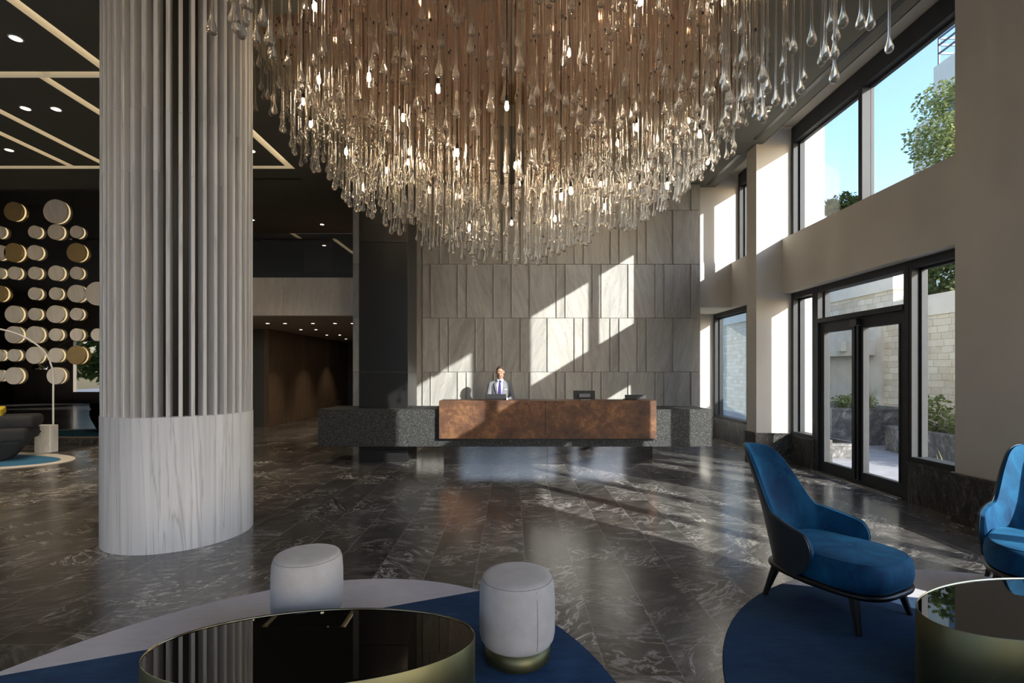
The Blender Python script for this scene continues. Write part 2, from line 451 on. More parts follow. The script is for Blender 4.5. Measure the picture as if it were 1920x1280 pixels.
def copy_tree(o, parent=None):
    c = o.copy(); C.objects.link(c); c.parent = parent
    for ch in o.children: copy_tree(ch, c)
    return c
def remesh(o, vox, smooth=6):
    m = o.modifiers.new('r', 'REMESH'); m.mode = 'VOXEL'; m.voxel_size = vox; m.use_smooth_shade = True
    if smooth:
        k = o.modifiers.new('s', 'SMOOTH'); k.factor = .5; k.iterations = smooth

# ------------------------------------------------------------------ the setting
CZ = 5.65      # ceiling height
b = MB(); b.box(-26, 5.2, -4, 22, -.12, 0)
struct(b.build('floor', 'marble_planks'), 'polished dark grey marble plank floor with white veins', 'floor')

# ceiling, cut for the light slots and the chandelier recess
slots = [  # x0 x1 y0 y1
    (-5.49, -5.35, 1.5, 6.67), (-6.49, -6.35, 6.81, 9.73), (-8.00, -7.86, 6.81, 9.73), (-8.73, -8.59, 6.81, 9.73), (-4.45, -4.31, 4.2, 9.73),
    (-13.5, -5.35, 6.67, 6.81), (-13.5, -4.31, 9.73, 9.87)]
recess = [(-2.3, 2.6, 3.1, 8.15), (-3.2, -2.3, 5.59, 7.9), (2.6, 3.3, 6.29, 8.15)]
RZ = 6.0
def inside(rs, x, y): return any(r[0] < x < r[1] and r[2] < y < r[3] for r in rs)
xs = sorted({-26., 4.45} | {v for r in slots+recess for v in r[:2]})
ys = sorted({-4., 12.4} | {v for r in slots+recess for v in r[2:]})
b = MB()
for x0, x1 in zip(xs, xs[1:]):
    for y0, y1 in zip(ys, ys[1:]):
        mx_, my_ = (x0+x1)/2, (y0+y1)/2
        if inside(slots, mx_, my_): continue
        if inside(recess, mx_, my_): continue
        b.quad([(x0, y0, CZ), (x0, y1, CZ), (x1, y1, CZ), (x1, y0, CZ)])
b.box(-26, 5.3, -4.2, 22.2, 6.3, 6.4)
bmesh.ops.remove_doubles(b.bm, verts=b.bm.verts[:], dist=1e-5)
struct(b.build('ceiling', 'ceiling_paint'), 'dark olive grey ceiling with lit slots and chandelier recess', 'ceiling')
b = MB()
def fascia(rs, z0, z1):
    """vertical faces round the union of rectangles rs"""
    X = sorted({v for r in rs for v in r[:2]}); Y = sorted({v for r in rs for v in r[2:]})
    cell = lambda i, j: 0 <= i < len(X)-1 and 0 <= j < len(Y)-1 and inside(rs, (X[i]+X[i+1])/2, (Y[j]+Y[j+1])/2)
    for i in range(len(X)-1):
        for j in range(len(Y)-1):
            if not cell(i, j): continue
            x0, x1, y0, y1 = X[i], X[i+1], Y[j], Y[j+1]
            if not cell(i-1, j): b.quad([(x0, y0, z0), (x0, y1, z0), (x0, y1, z1), (x0, y0, z1)])
            if not cell(i+1, j): b.quad([(x1, y0, z0), (x1, y1, z0), (x1, y1, z1), (x1, y0, z1)])
            if not cell(i, j-1): b.quad([(x0, y0, z0), (x1, y0, z0), (x1, y0, z1), (x0, y0, z1)])
            if not cell(i, j+1): b.quad([(x0, y1, z0), (x1, y1, z0), (x1, y1, z1), (x0, y1, z1)])
fascia(recess, CZ, RZ)
b.mi = 1
for r in recess: b.quad([(r[0], r[2], RZ), (r[0], r[3], RZ), (r[1], r[3], RZ), (r[1], r[2], RZ)])
struct(b.build('trim_1', ['soffit_paint', 'bronze_mirror']), 'cream edged recess with bronze mirrored top above the chandelier', 'ceiling recess')

slot_names = ['warm light slot running towards the camera in the front left of the ceiling',
              'warm light slot between the two cross slots just left of the marble column',
              'warm light slot second from the left edge between the cross slots',
              'warm light slot at the far left between the cross slots',
              'warm light slot on the right side of the marble column',
              'nearer crosswise warm light slot left of the marble column',
              'farther crosswise warm light slot in front of the disc wall']
for (x0, x1, y0, y1), lab in zip(slots, slot_names):
    t_ = thing('light_slot', lab, 'ceiling light', ((x0+x1)/2, (y0+y1)/2, CZ), 0, 'recessed light slots in the left ceiling')
    cx, cy_ = (x0+x1)/2, (y0+y1)/2
    b = MB(); h = .15; a, d, e, f = x0-cx, x1-cx, y0-cy_, y1-cy_
    for q in ([(a, e, 0), (a, f, 0), (a, f, h), (a, e, h)], [(d, e, 0), (d, f, 0), (d, f, h), (d, e, h)]):
        b.quad(q)
    if x0 > -13: b.quad([(a, e, 0), (d, e, 0), (d, e, h), (a, e, h)])
    b.quad([(a, f, 0), (d, f, 0), (d, f, h), (a, f, h)])
    b.build('trough', 'plaster', t_)
    b = MB(); b.box(a, d, e, f, h, h+.02); b.build('diffuser', 'led_warm', t_)

# right wall
b = MB()
b.box(4.34, 5.55, 8.80, 9.16, .5, 6.12)                       # middle pier
b.box(4.79, 5.2, 4.41, 5.36, .5, 6.12)                        # near pier
b.box(4.79, 5.2, -4, .6, 0, 6.12)
b.box(4.80, 5.2, 5.36, 8.80, 3.0, 3.97)
b.box(4.80, 5.2, .6, 4.41, 3.0, 3.97)
b.box(4.80, 5.2, 9.16, 10.86, 3.02, 3.99)
b.box(4.07, 5.2, 10.86, 12.4, 3.02, 6.12)                     # end wall above the set back window
b.box(4.07, 4.82, 10.845, 10.87, 3.02, 3.99)
b.box(4.0, 5.2, 12.2, 12.4, 0, 3.05)
b.box(4.43, 5.25, -4, 12.4, 5.95, 6.2)                        # soffit above the windows
b.box(4.435, 4.455, -4, 8.80, CZ, 6.0); b.box(4.435, 4.455, 9.16, 10.86, CZ, 6.0)
struct(b.build('wall_right', 'plaster'), 'off-white plaster window wall with piers and deep spandrel bands', 'wall')
b = MB()
for y0, y1 in ((5.36, 6.20), (8.12, 8.80), (9.16, 12.2), (.6, 4.41)): b.box(4.95, 5.25, y0, y1, 0, .47); b.box(4.93, 5.25, y0, y1, .47, .50)
b.box(4.315, 5.575, 8.775, 9.185, 0, .50, .004); b.box(4.305, 5.58, 8.765, 9.195, .50, .53, .004)
b.box(4.765, 5.22, 4.39, 5.385, 0, .50, .004); b.box(4.755, 5.22, 4.38, 5.395, .50, .53, .004)
struct(b.build('baseboard_right', 'skirting_marble'), 'tall dark veined marble skirting along the window wall', 'baseboard')

# back wall of stone panels
U = .1973; BX = -1.93; BY = 10.7
rowsA = [2, 1, 3, 1, 2, 2, 3, 3, 1, 3, 1, 2, 1, 3, 3]
rowsB = [1, 3, 1, 3, 2, 2, 3, 1, 3, 1, 3, 3, 1, 3, 1]
zr = [-.6, .44, 1.607, 2.77, 3.93, 5.095, 6.0]
b = MB()
b.box(-3.42, 4.07, BY+.03, 12.4, 0, 6.2)
for k in range(len(zr)-1):
    z0, z1 = max(0., zr[k]), min(zr[k+1], 5.66); x = BX
    seq = rowsA if k % 2 == 0 else rowsB
    tot = sum(seq); u = (4.07-BX)/tot
    for w_ in seq:
        b.box(x+.004, x+w_*u-.004, BY, BY+.06, z0+.004, z1-.004, .003)
        if x > BX+.1: b.box(x-.014, x+.014, BY-.022, BY+.03, z0+.004, z1-.004, .006)
        x += w_*u
for k in range(len(zr)-1):                                    # strip left of the black pillar
    b.box(-3.42, -3.1, BY-.02, BY+.05, max(0., zr[k])+.003, min(zr[k+1], 5.66)-.003, .002)
struct(b.build('wall_back', 'wall_panels'), 'grey beige stone panel wall with thin raised ribs behind the desk', 'wall')

# black pillar through the granite block
b = MB()
zs = [0, .22, 1.607, 3.93, 5.66]
for z0, z1 in zip(zs, zs[1:]): b.box(-2.74, -1.86, 8.89, 9.72, z0+.002, z1-.002, .004)
struct(b.build('pillar', 'black_panel'), 'square black pillar rising from the left part of the granite block', 'pillar')

# mezzanine and corridor, left of the stone wall
b = MB()
for x0, x1 in ((-7.7, -5.0), (-5.0, -3.42)): b.box(x0+.003, x1-.003, 10.85, 11.05, 2.84, 3.67)
struct(b.build('trim_2', 'band_marble'), 'beige marble balcony edge above the corridor opening', 'balcony edge')
b = MB()
b.box(-7.7, -3.42, 11.05, 22, 2.86, 3.6)                       # slab over the corridor
struct(b.build('trim_3', 'corridor_ceiling'), 'dark slab over the corridor', 'slab')
b = MB()
kx = [-7.1, ]
yy = 14.5; k = 0
random.seed(3)
for r_, (z0, z1) in enumerate(((0, .44), (.44, 1.607), (1.607, 2.86))):
    y = 14.5
    while y < 21.5:
        w_ = random.choice((.4, .6, .4, .2)); b.box(-7.4, -7.1, y+.003, y+w_-.003, z0+.003, z1-.003, .003); y += w_
b.box(-7.42, -7.106, 14.502, 21.5, 0, 2.86)
struct(b.build('wall_corridor', 'corridor_stone'), 'brown stone panel wall running down the dim corridor', 'wall')
b = MB()
b.box(-9.5, -7.25, 14.5, 14.6, 0, 2.86); b.box(-7.8, -7.7, 11.1, 14.5, 0, 2.86); b.box(-7.7, -3.0, 21.5, 21.6, 0, 6.2)
b.box(-3.42, -3.3, 12.4, 22, 0, 6.2); b.box(-7.8, -7.7, 11.1, 22, 3.6, 6.2); b.box(-7.7, -3.4, 12.4, 22, CZ, 5.75)
b.box(-6.5, -5.6, 15.5, 15.8, 3.6, 5.65)
struct(b.build('wall_mezzanine', 'mezzanine_paint'), 'dark walls of the corridor and mezzanine', 'wall')
b = MB(); b.box(-7.7, -3.42, 10.93, 10.945, 3.67, 4.66)
t_ = thing('balustrade', 'dark glass balustrade along the balcony edge left of the pillar', 'balustrade', (0, 0, 0))
b.build('glass_panel', 'tinted_glass', t_)
b = MB(); b.box(-7.7, -3.42, 10.90, 10.97, 3.67, 3.79); b.build('base_channel', 'black_metal', t_)

# disc wall (left), left end and the street side behind the camera
b = MB()
for x0, x1 in zip((-26, -20, -14, -9.7, -7.7), (-20, -14, -9.7, -7.7)):
    for z0, z1 in ((.14, 2.1), (2.1, 4.15), (4.15, 5.6)): b.box(x0+.002, x1-.002, 10.95, 11.0, z0+.002, z1-.002)
struct(b.build('wall_left', 'dark_mirror'), 'dark mirrored glass wall behind the lit discs', 'wall')
b = MB(); b.box(-26, -7.7, 11.0, 11.1, 0, 6.2); b.box(-26.2, -26, -4, 11, 0, 6.2)
b.box(-26, -7.7, 10.97, 11.0, 5.6, 5.66)
struct(b.build('wall_side', 'dark_wall'), 'dark backing wall at the left end', 'wall')
b = MB(); b.box(-26, -7.7, 10.92, 10.96, 0, .14, .003)
struct(b.build('baseboard_left', 'skirting_marble'), 'dark marble skirting under the disc wall', 'baseboard')
b = MB()
b.box(-26, 4.79, -4.2, -4, 5.3, 6.2)
b.box(-24.5, -22.9, -4.2, -4, 0, 5.3); b.box(-22.9, -20.3, -4.2, -4, 0, .55); b.box(-22.9, -20.3, -4.2, -4, 3.2, 5.3)
for x0, x1 in ((-26, -24.5), (-20.3, -17.5), (-13.4, -11.6), (-8.2, -6.9), (-3.1, -2.2), (1.9, 2.6)): b.box(x0, x1, -4.2, -4, 0, 5.3)
b.box(-27, 8, -9.2, -4.2, 5.55, 5.9)  # unseen canopy added to keep the sun out of the tall street openings
struct(b.build('wall_front', 'band_marble'), 'stone street wall behind the camera with an added canopy against the sun', 'wall')

# ------------------------------------------------------------------ windows and doors
def window(nm, y0, y1, z0, z1, mull, lab, head=.10, sill=.06, jamb=.07, split=None):
    t_ = thing(nm, lab, 'window', (4.96, (y0+y1)/2, z0)); t_['kind'] = 'structure'
    oy = (y0+y1)/2
    b = MB()
    b.box(0, .20, y0-oy, y0-oy+jamb, 0, z1-z0); b.box(0, .20, y1-oy-jamb, y1-oy, 0, z1-z0)
    b.box(.005, .20, y0-oy+jamb, y1-oy-jamb, z1-z0-head, z1-z0); b.box(.005, .20, y0-oy+jamb, y1-oy-jamb, 0, sill)
    for m_ in (y0+jamb, y1-jamb-.03): b.box(.10, .14, m_-oy, m_-oy+.03, sill, z1-z0-head)
    b.box(.10, .14, y0-oy+jamb, y1-oy-jamb, z1-z0-head-.03, z1-z0-head)
    b.build('frame', 'frame_metal', t_)
    for m_ in mull:
        b = MB(); b.box(.0, .17, m_-oy-.04, m_-oy+.04, sill, z1-z0-head); b.build('mullion', 'frame_metal', t_)
    cuts = [y0+jamb]+[v for m_ in mull for v in (m_-.04, m_+.04)]+[y1-jamb]
    for a, c_ in zip(cuts[::2], cuts[1::2]):
        b = MB(); b.box(.115, .125, a-oy, c_-oy, sill, z1-z0-head); b.build('pane', 'pane_glass', t_)
    return t_
window('window_1', 5.36, 8.80, 3.97, 5.93, [7.06], 'large upper window above the glass door', head=.27)
window('window_2', 9.16, 10.86, 3.99, 5.93, [10.05], 'narrow upper window beyond the middle pier', head=.27)
window('window_3', 9.16, 12.20, .50, 3.02, [10.45], 'lower window beyond the middle pier', jamb=.10)
window('window_4', 5.36, 6.20, .50, 3.0, [], 'lower window between the glass door and the near pier', jamb=.05)
window('window_5', 8.12, 8.80, .50, 3.0, [], 'narrow lower window between the middle pier and the glass door')
window('window_6', .6, 4.41, 3.97, 5.93, [2.5], 'upper window in front of the near pier', head=.27)
window('window_7', .6, 4.41, .50, 3.0, [1.85, 3.1], 'lower window in front of the near pier')
# glass door
t_ = thing('door_1', 'double glass door in dark metal frame with glazed transom', 'door', (4.96, 7.16, 0)); t_['kind'] = 'structure'
b = MB()
b.box(-.0, .20, .88, .97, 0, 3.0); b.box(0, .20, -.97, -.88, 0, 3.0); b.box(.005, .2, -.88, .88, 2.90, 3.0)
b.box(-.02, .18, -.88, .88, 2.40, 2.47); b.box(.02, .18, -.88, .88, 0, .02)
b.box(.10, .14, .85, .88, 2.47, 2.9); b.box(.10, .14, -.88, -.85, 2.47, 2.9)
b.build('frame', 'frame_metal', t_)
b = MB(); b.box(.115, .125, -.88, .88, 2.47, 2.9); b.build('transom_pane', 'pane_glass', t_)
b = MB(); b.box(-.06, .02, -.10, .04, 2.27, 2.37, .008); b.build('door_closer', 'black_metal', t_)
for s in (-1, 1):
    y0, y1 = (.005, .875) if s > 0 else (-.875, -.005)
    b = MB(); w_ = .105
    b.box(.04, .12, y0, y0+w_, .02, 2.40); b.box(.04, .12, y1-w_, y1, .02, 2.40)
    b.box(.041, .119, y0+w_, y1-w_, 2.24, 2.40); b.box(.041, .119, y0+w_, y1-w_, .02, .18)
    b.box(.03, .045, y0+w_-.012, y0+w_+.01, .18, 2.24); b.box(.03, .045, y1-w_-.01, y1-w_+.012, .18, 2.24)
    lf = b.build('door_leaf', 'frame_metal', t_)
    b = MB(); b.box(.075, .085, y0+w_, y1-w_, .18, 2.24); b.build('door_pane', 'pane_glass', lf)
    b = MB(); yb = .02 if s > 0 else -.055; b.box(-.0, .04, yb, yb+.035, .06, 2.36, .006); b.build('pull_bar', 'black_metal', lf)
b = MB(); b.box(-.10, .03, -.9, .9, 0, .012, .004); b.box(-.04, -.02, -.9, .9, .012, .018); b.build('threshold', 'brushed_steel', t_)

# slim black air slots and small fittings in the ceiling
def air(x0, x1, y0, y1, lab):
    b = MB(); b.box(x0, x1, y0, y1, CZ-.006, CZ+.02)
    tag(b.build('air_slot', 'black_metal'), lab, 'air slot', 'black air slots along the window side')
air(4.20, 4.27, 1., 8.62, 'long black air slot in the ceiling beside the large upper window')
air(4.20, 4.27, 9.2, 10.72, 'short black air slot in the ceiling beyond the middle pier')
air(-5.7, -4.4, 10.35, 10.42, 'black air slot in the ceiling in front of the balcony')
t_ = thing('sprinkler', 'small white ceiling sprinkler right of the chandelier', 'sprinkler', (3.92, 7.58, CZ))
b = MB(); b.lathe([(.055, 0), (.05, -.008), (.02, -.012)], n=20); b.build('plate', 'badge', t_)
b = MB(); b.lathe([(.012, -.012), (.012, -.045), (.03, -.047), (.03, -.055)], n=14); b.build('nozzle', 'brushed_steel', t_)

def downlight(x, y, z, lab, grp, r=.065, watt=40.):
    t_ = thing('downlight', lab, 'downlight', (x, y, z), 0, grp)
    b = MB(); b.lathe([(r*.8, -.002), (r, -.002), (r, -.008), (r*.8, -.008)], n=20, cap0=False, cap1=False); b.build('trim_ring', 'badge', t_)
    b = MB(); b.lathe([(r*.8, -.001), (r*.8, -.005)], n=20); b.build('lens', 'downlight_glow', t_)
    l_ = bpy.data.lights.new('downlight_beam', 'SPOT'); l_.energy = watt; l_.color = (1., .80, .58); l_.spot_size = math.radians(75); l_.spot_blend = .7; l_.shadow_soft_size = r*.7
    lo = bpy.data.objects.new('downlight_beam', l_); C.objects.link(lo); lo.parent = t_; lo.location = (0, 0, -.03)
for x, y, l in ((-6.0, 6.0, 'round downlight nearest the camera in the upper left corner'), (-7.45, 7.6, 'left one of two round downlights close together above the discs'),
                (-7.0, 7.62, 'right one of two round downlights close together above the discs'), (-9.15, 9.03, 'round downlight at the far left between two light slots'),
                (-4.76, 9.07, 'round downlight just right of the marble column')):
    downlight(x, y, CZ, l, 'round downlights in the left ceiling', .075, 170.)
cor = [(-6.30, 12.8), (-5.85, 12.8), (-5.13, 12.8), (-4.56, 12.8), (-4.11, 12.8), (-6.25, 14.7), (-5.80, 14.7), (-6.3, 16.9), (-5.86, 16.9), (-6.35, 19.)]
cl = ['first', 'second', 'third', 'fourth', 'fifth']
for i, (x, y) in enumerate(cor):
    if i < 5: l = cl[i]+' downlight from the left in the front row of the corridor ceiling'
    elif i < 7: l = ('left' if i == 5 else 'right')+' downlight in the second row of the corridor ceiling'
    elif i < 9: l = ('left' if i == 7 else 'right')+' downlight in the third row of the corridor ceiling'
    else: l = 'deepest downlight in the corridor ceiling'
    downlight(x, y, 2.86, l, 'corridor downlights', .055, 26.)

for x, y, l in ((-6.9, 13.2, 'left one of three added fill downlights in the mezzanine ceiling behind the glass'), (-5.2, 13.6, 'middle one of three added fill downlights in the mezzanine ceiling behind the glass'), (-4.3, 14.6, 'right one of three added fill downlights in the mezzanine ceiling behind the glass')):  # lamps added to brighten the dark mezzanine
    downlight(x, y, CZ, l, 'added mezzanine fill lights', .06, 30.)
# ------------------------------------------------------------------ marble column
t_ = thing('marble_column', 'fluted round column with white marble fins on smooth marble base', 'column', (-3.335, 5.01, 0)); t_['kind'] = 'structure'
b = MB(); R_ = .643; n = 96; zt = 1.21
seams = [0, 16, 32, 48, 64, 80, 96]
for s0, s1 in zip(seams, seams[1:]):
    ring = lambda r, z: [(r*math.cos(2*PI*(k+.015*(1 if k == s0 else -1 if k == s1 else 0))/n-.55), r*math.sin(2*PI*(k+.015*(1 if k == s0 else -1 if k == s1 else 0))/n-.55), z) for k in range(s0, s1+1)]
    b.ring_loft([ring(R_, 0), ring(R_, zt-.006), ring(R_-.006, zt), ring(.45, zt)], False, False, True, closed=False)
b.build('base', 'column_marble', t_)
b = MB(); b.lathe([(.50, zt-.01), (.50, CZ)], n=48); b.build('core', 'dark_wall', t_)
nf = 42
for k in range(nf):
    a = 2*PI*(k+.35)/nf; ca, sa = math.cos(a), math.sin(a); h = .0165
    b = MB()
    P = lambda r, s: (r*ca-s*sa, r*sa+s*ca)
    pts = [P(.49, -h*.8), P(.632, -h), P(.638, -h+.004), P(.638, h-.004), P(.632, h), P(.49, h*.8)]
    for z0, z1 in ((zt, 3.6+(.35 if k % 3 else -.2)), (3.6+(.35 if k % 3 else -.2)+.002, CZ)):
        b.ring_loft([[(x, y, z0) for x, y in pts], [(x, y, z1) for x, y in pts]], smooth=False)
    b.build('fin', 'column_marble', t_)

# ------------------------------------------------------------------ reception desk
t_ = thing('reception_desk', 'long reception desk of black granite with copper counter on mirrored plinth', 'desk', (0, 8.6, 0))
b = MB()
def block(x0, x1): b.box(x0+.002, x1-.002, 0, .92, .316, .96, .004)
xs_ = [-3.36, -2.74+.002, -1.86-.0]
b.box(-3.36, -2.745, 0, .92, .316, .96, .004); b.box(-2.745, -2.30, 0, .28, .316, .96, .003); b.box(-2.30, -1.85, 0, .28, .316, .96, .003)
b.box(-1.85, -1.2, 0, .92, .316, .96, .004); b.box(-1.2, .6, 0, .92, .316, .96, .003); b.box(.6, 2.45, 0, .92, .316, .96, .003); b.box(2.45, 3.465, 0, .92, .316, .96, .004)
b.build('granite_block', 'black_granite', t_)
b = MB()
for x0, x1 in ((-1.247, .57), (.572, 2.48)): b.box(x0, x1, -.10, .36, .464, 1.117, .006)
b.build('copper_counter', 'copper_patina', t_)
b = MB(); b.box(-1.285, 2.46, -.03, .05, .435, 1.02); b.build('gap_shade_strip', 'black_metal', t_)  # black strip put in for the shade in the gap round the counter
b = MB()
for x0, x1 in ((-1.194, .62), (.625, 2.472)): b.box(x0, x1, .11, .75, .0, .316)
b.build('mirrored_plinth', 'mirror_glass', t_)

def screen(x, y, w, h, z, tilt, lab, stand):
    t_ = thing('desk_screen', lab, 'screen', (x, y, z))
    rx = math.radians(tilt)
    def rot(o): o.rotation_euler = (-rx, 0, 0); return o
    b = MB(); b.box(-w/2, w/2, -.012, .012, .012, h, .004); rot(b.build('casing', 'screen_black', t_))
    if stand:
        b = MB(); b.box(-w*.26, w*.26, -.05, -.013, .035, h*.62, .006); rot(b.build('stand_neck', 'screen_grey', t_))
        b = MB(); b.box(-w*.22, w*.22, -.09, .05, 0, .014, .004); b.build('stand_foot', 'brushed_steel', t_)
    else:
        b = MB(); b.box(-w/2, w/2, .0, .16, 0, .014, .004); b.build('keyboard_base', 'screen_black', t_)
    return t_
screen(-.282, 8.80, .37, .10, 1.117, 8, 'low black screen on the desk in front of the man', False)
screen(1.285, 8.78, .385, .165, 1.117, 12, 'black monitor with grey stand back on the desk centre', True)
screen(2.195, 8.80, .37, .088, 1.117, 10, 'low black screen at the right end of the copper counter', False)
b = MB(); b.box(-.094, -.066, 8.76, 8.80, 1.117, 1.15, .002)
tag(b.build('card_holder', 'badge'), 'tiny white card standing beside the low screen of the man', 'card')

# ------------------------------------------------------------------ receptionist
def receptionist(loc):
    t_ = thing('person', 'man in light grey suit and purple tie looking down behind the desk', 'person', loc)
    # he faces the camera (-Y), head bowed
    b = MB()
    hd = Matrix.Rotation(math.radians(14), 3, 'X')            # nod
    HC = Vector((0, -.035, 1.605)); hp = lambda x, y, z: HC + hd @ Vector((x, y, z))
    b.ell(hp(0, .012, .022), (.077, .097, .098), 24, 16, hd)                   # skull
    b.ell(hp(0, -.026, -.045), (.067, .066, .080), 20, 12, hd)                 # face
    b.ell(hp(0, -.058, -.100), (.033, .030, .028), 14, 10, hd)                 # chin
    b.cap(hp(-.045, 0, -.075), hp(-.018, -.055, -.104), .030, .023); b.cap(hp(.045, 0, -.075), hp(.018, -.055, -.104), .030, .023)
    b.cap(hp(0, -.088, .005), hp(0, -.112, -.038), .010, .015)                 # nose
    b.ell(hp(-.012, -.098, -.041), (.011, .011, .009), 10, 8); b.ell(hp(.012, -.098, -.041), (.011, .011, .009), 10, 8)
    b.cap(hp(-.045, -.074, .026), hp(.045, -.074, .026), .010, .010)           # brow
    b.cap(hp(-.020, -.086, -.070), hp(.020, -.086, -.070), .008, .008)         # lips
    b.cap(hp(-.015, -.084, -.080), hp(.015, -.084, -.080), .008, .008)
    for s in (-1, 1):
        b.ell(hp(s*.029, -.080, .004), (.020, .016, .014), 10, 8)              # lids
        b.ell(hp(s*.079, .012, -.012), (.012, .022, .034), 10, 8, hd)          # ears
        b.ell(hp(s*.036, -.058, -.040), (.024, .022, .026), 10, 8)             # cheekbones
    b.cap((0, .012, 1.42), hp(0, .02, -.06), .060, .056)                       # neck
    b.ell((0, .012, 1.17), (.150, .100, .25)); b.ell((0, .015, 1.33), (.165, .085, .07))
    b.ell((0, .02, .98), (.155, .11, .12))
    for s in (-1, 1):
        sh, el, wr = Vector((s*.175, .02, 1.345)), Vector((s*.240, -.015, 1.10)), Vector((s*.125, -.285, 1.035))
        b.cap(sh, el, .052, .042); b.cap(el, wr, .042, .028)
        # hand resting on the keyboard: palm, five bent fingers
        fw = (Vector((s*.075, -.40, 1.015))-wr).normalized(); sd = Vector((s, -.15, 0)).normalized(); sd = (sd-fw*sd.dot(fw)).normalized()
        pc = wr+fw*.055; b.cap(wr, pc, .026, .030); b.cap(pc-sd*.022, pc+sd*.022, .017, .016); b.cap(pc+fw*.03-sd*.026, pc+fw*.03+sd*.026, .014, .013)
        for q, (off, ln) in enumerate(((-.030, .066), (-.010, .076), (.010, .072), (.029, .056))):
            k0 = pc+fw*.040+sd*off; k1 = k0+fw*ln*.5+Vector((0, 0, .006)); k2 = k1+fw*ln*.3+Vector((0, 0, -.014)); k3 = k2+fw*ln*.2+Vector((0, 0, -.016))
            b.cap(k0, k1, .0095, .0088, 8); b.cap(k1, k2, .0088, .008, 8); b.cap(k2, k3, .008, .007, 8)
        th = pc-fw*.02-sd*.026; t1 = th-sd*.024+fw*.026; t2 = t1-sd*.006+fw*.028
        b.cap(th, t1, .012, .0105, 8); b.cap(t1, t2, .0105, .0085, 8)
        hip, kn, an = Vector((s*.09, .02, .93)), Vector((s*.10, .01, .50)), Vector((s*.10, .05, .09))
        b.cap(hip, kn, .085, .055); b.cap(kn, an, .055, .036); b.cap(an+Vector((0, .01, -.04)), an+Vector((s*.02, -.15, -.055)), .034, .03)
    o = b.build('body', 'skin', t_); remesh(o, .0055, 7)
    # hair: close cropped cap
    b = MB()
    rings = []
    for i in range(1, 13):
        ring = []
        for k in range(32):
            a = 2*PI*k/32; fy = math.sin(a)
            tm = 84-36*max(0., -fy)**2.2+28*max(0., fy)
            th = math.radians(4+(tm-4)*i/12)
            ring.append(hp(math.sin(th)*math.cos(a)*.0795, .012+math.sin(th)*fy*.0995, .022+math.cos(th)*.1005))
        rings.append(ring)
    b.ring_loft(rings, True, False)
    b.build('hair', 'hair', t_)
    # eyebrows
    b = MB()
    for s in (-1, 1): b.cap(hp(s*.014, -.091, .030), hp(s*.046, -.078, .033), .0045, .0035, 8)
    b.build('eyebrows', 'hair', t_)
    # jacket
    RG = [(.84, .168, .118, .012), (1.0, .165, .116, .012), (1.1, .172, .118, .012), (1.25, .190, .116, .012), (1.33, .196, .106, .013), (1.385, .165, .088, .016), (1.425, .105, .074, .020), (1.455, .072, .066, .018)]
    def yf(z):
        for (za, _, ra, ca), (zb, _, rb, cb) in zip(RG, RG[1:]):
            if za <= z <= zb: k = (z-za)/(zb-za); return (ca-ra)*(1-k)+(cb-rb)*k
        return RG[-1][3]-RG[-1][2]
    def ysurf(x, z):
        for (za, xa, ra, ca), (zb, xb, rb, cb) in zip(RG, RG[1:]):
            if za <= z <= zb:
                k = (z-za)/(zb-za); rx, ry, c_ = xa*(1-k)+xb*k, ra*(1-k)+rb*k, ca*(1-k)+cb*k
                return c_-ry*math.sqrt(max(.05, 1-(x/rx)**2))
        return yf(z)
    b = MB()
    b.ring_loft([[(rx*math.cos(2*PI*k/28), c_+ry*math.sin(2*PI*k/28), z) for k in range(28)] for z, rx, ry, c_ in RG])
    for s in (-1, 1):
        sh, el, wr = Vector((s*.182, .02, 1.352)), Vector((s*.240, -.015, 1.10)), Vector((s*.145, -.225, 1.045))
        b.cap((s*.06, .02, 1.405), sh+Vector((0, 0, .008)), .048, .055); b.cap(sh, el, .060, .050); b.cap(el, wr, .051, .041)
    o = b.build('jacket', 'suit', t_); remesh(o, .008, 4)
    def sheet(name, mat, rows, off, th=.005):
        # a cloth piece lying on the chest: rows of (z, x from, x to)
        b = MB(); R = []
        for (z0, a0, c0), (z1, a1, c1) in zip(rows, rows[1:]):
            for q in range(4): k = q/4; R.append((z0+(z1-z0)*k, a0+(a1-a0)*k, c0+(c1-c0)*k))
        R.append(rows[-1])
        rings = []
        for z, x0, x1 in R:
            X = [x0+(x1-x0)*i/9 for i in range(10)]
            rings.append([(x, ysurf(x, z)-off-th, z) for x in X]+[(x, ysurf(x, z)-off+.006, z) for x in reversed(X)])
        b.ring_loft(rings); return b.build(name, mat, t_)
    for s in (-1, 1):
        sheet('lapel', 'suit', [(z, s*x0, s*x1) for z, x0, x1 in ((1.452, .052, .072), (1.40, .060, .100), (1.376, .063, .124), (1.345, .064, .119), (1.27, .056, .100), (1.15, .030, .060), (1.045, .0, .014))], .010)
    sheet('shirt', 'shirt', [(1.455, -.06, .06), (1.36, -.074, .074), (1.27, -.064, .064), (1.15, -.038, .038), (1.05, -.003, .003)], .005)
    sheet('tie', 'tie', [(1.446, -.017, .017), (1.408, -.012, .012), (1.34, -.020, .020), (1.25, -.026, .026), (1.15, -.027, .027), (1.06, -.010, .010), (1.04, -.002, .002)], .017, .008)
    b = MB()   # collar
    for s in (-1, 1):
        f = [(s*.006, -.090, 1.452), (s*.060, -.040, 1.478), (s*.068, -.045, 1.438), (s*.040, -.100, 1.405)]
        b.ring_loft([f, [(x, y+.01, z) for x, y, z in f]], smooth=False)
    b.lathe([(.066, 1.42), (.063, 1.475)], (0, .012, 0), 24, 1, 1.10, cap0=False, cap1=False)
    b.build('collar', 'shirt', t_)
    b = MB(); b.box(.082, .138, ysurf(.11, 1.262)-.014, ysurf(.11, 1.262)+.02, 1.255, 1.270, .002); b.build('name_badge', 'badge', t_)
    b = MB()
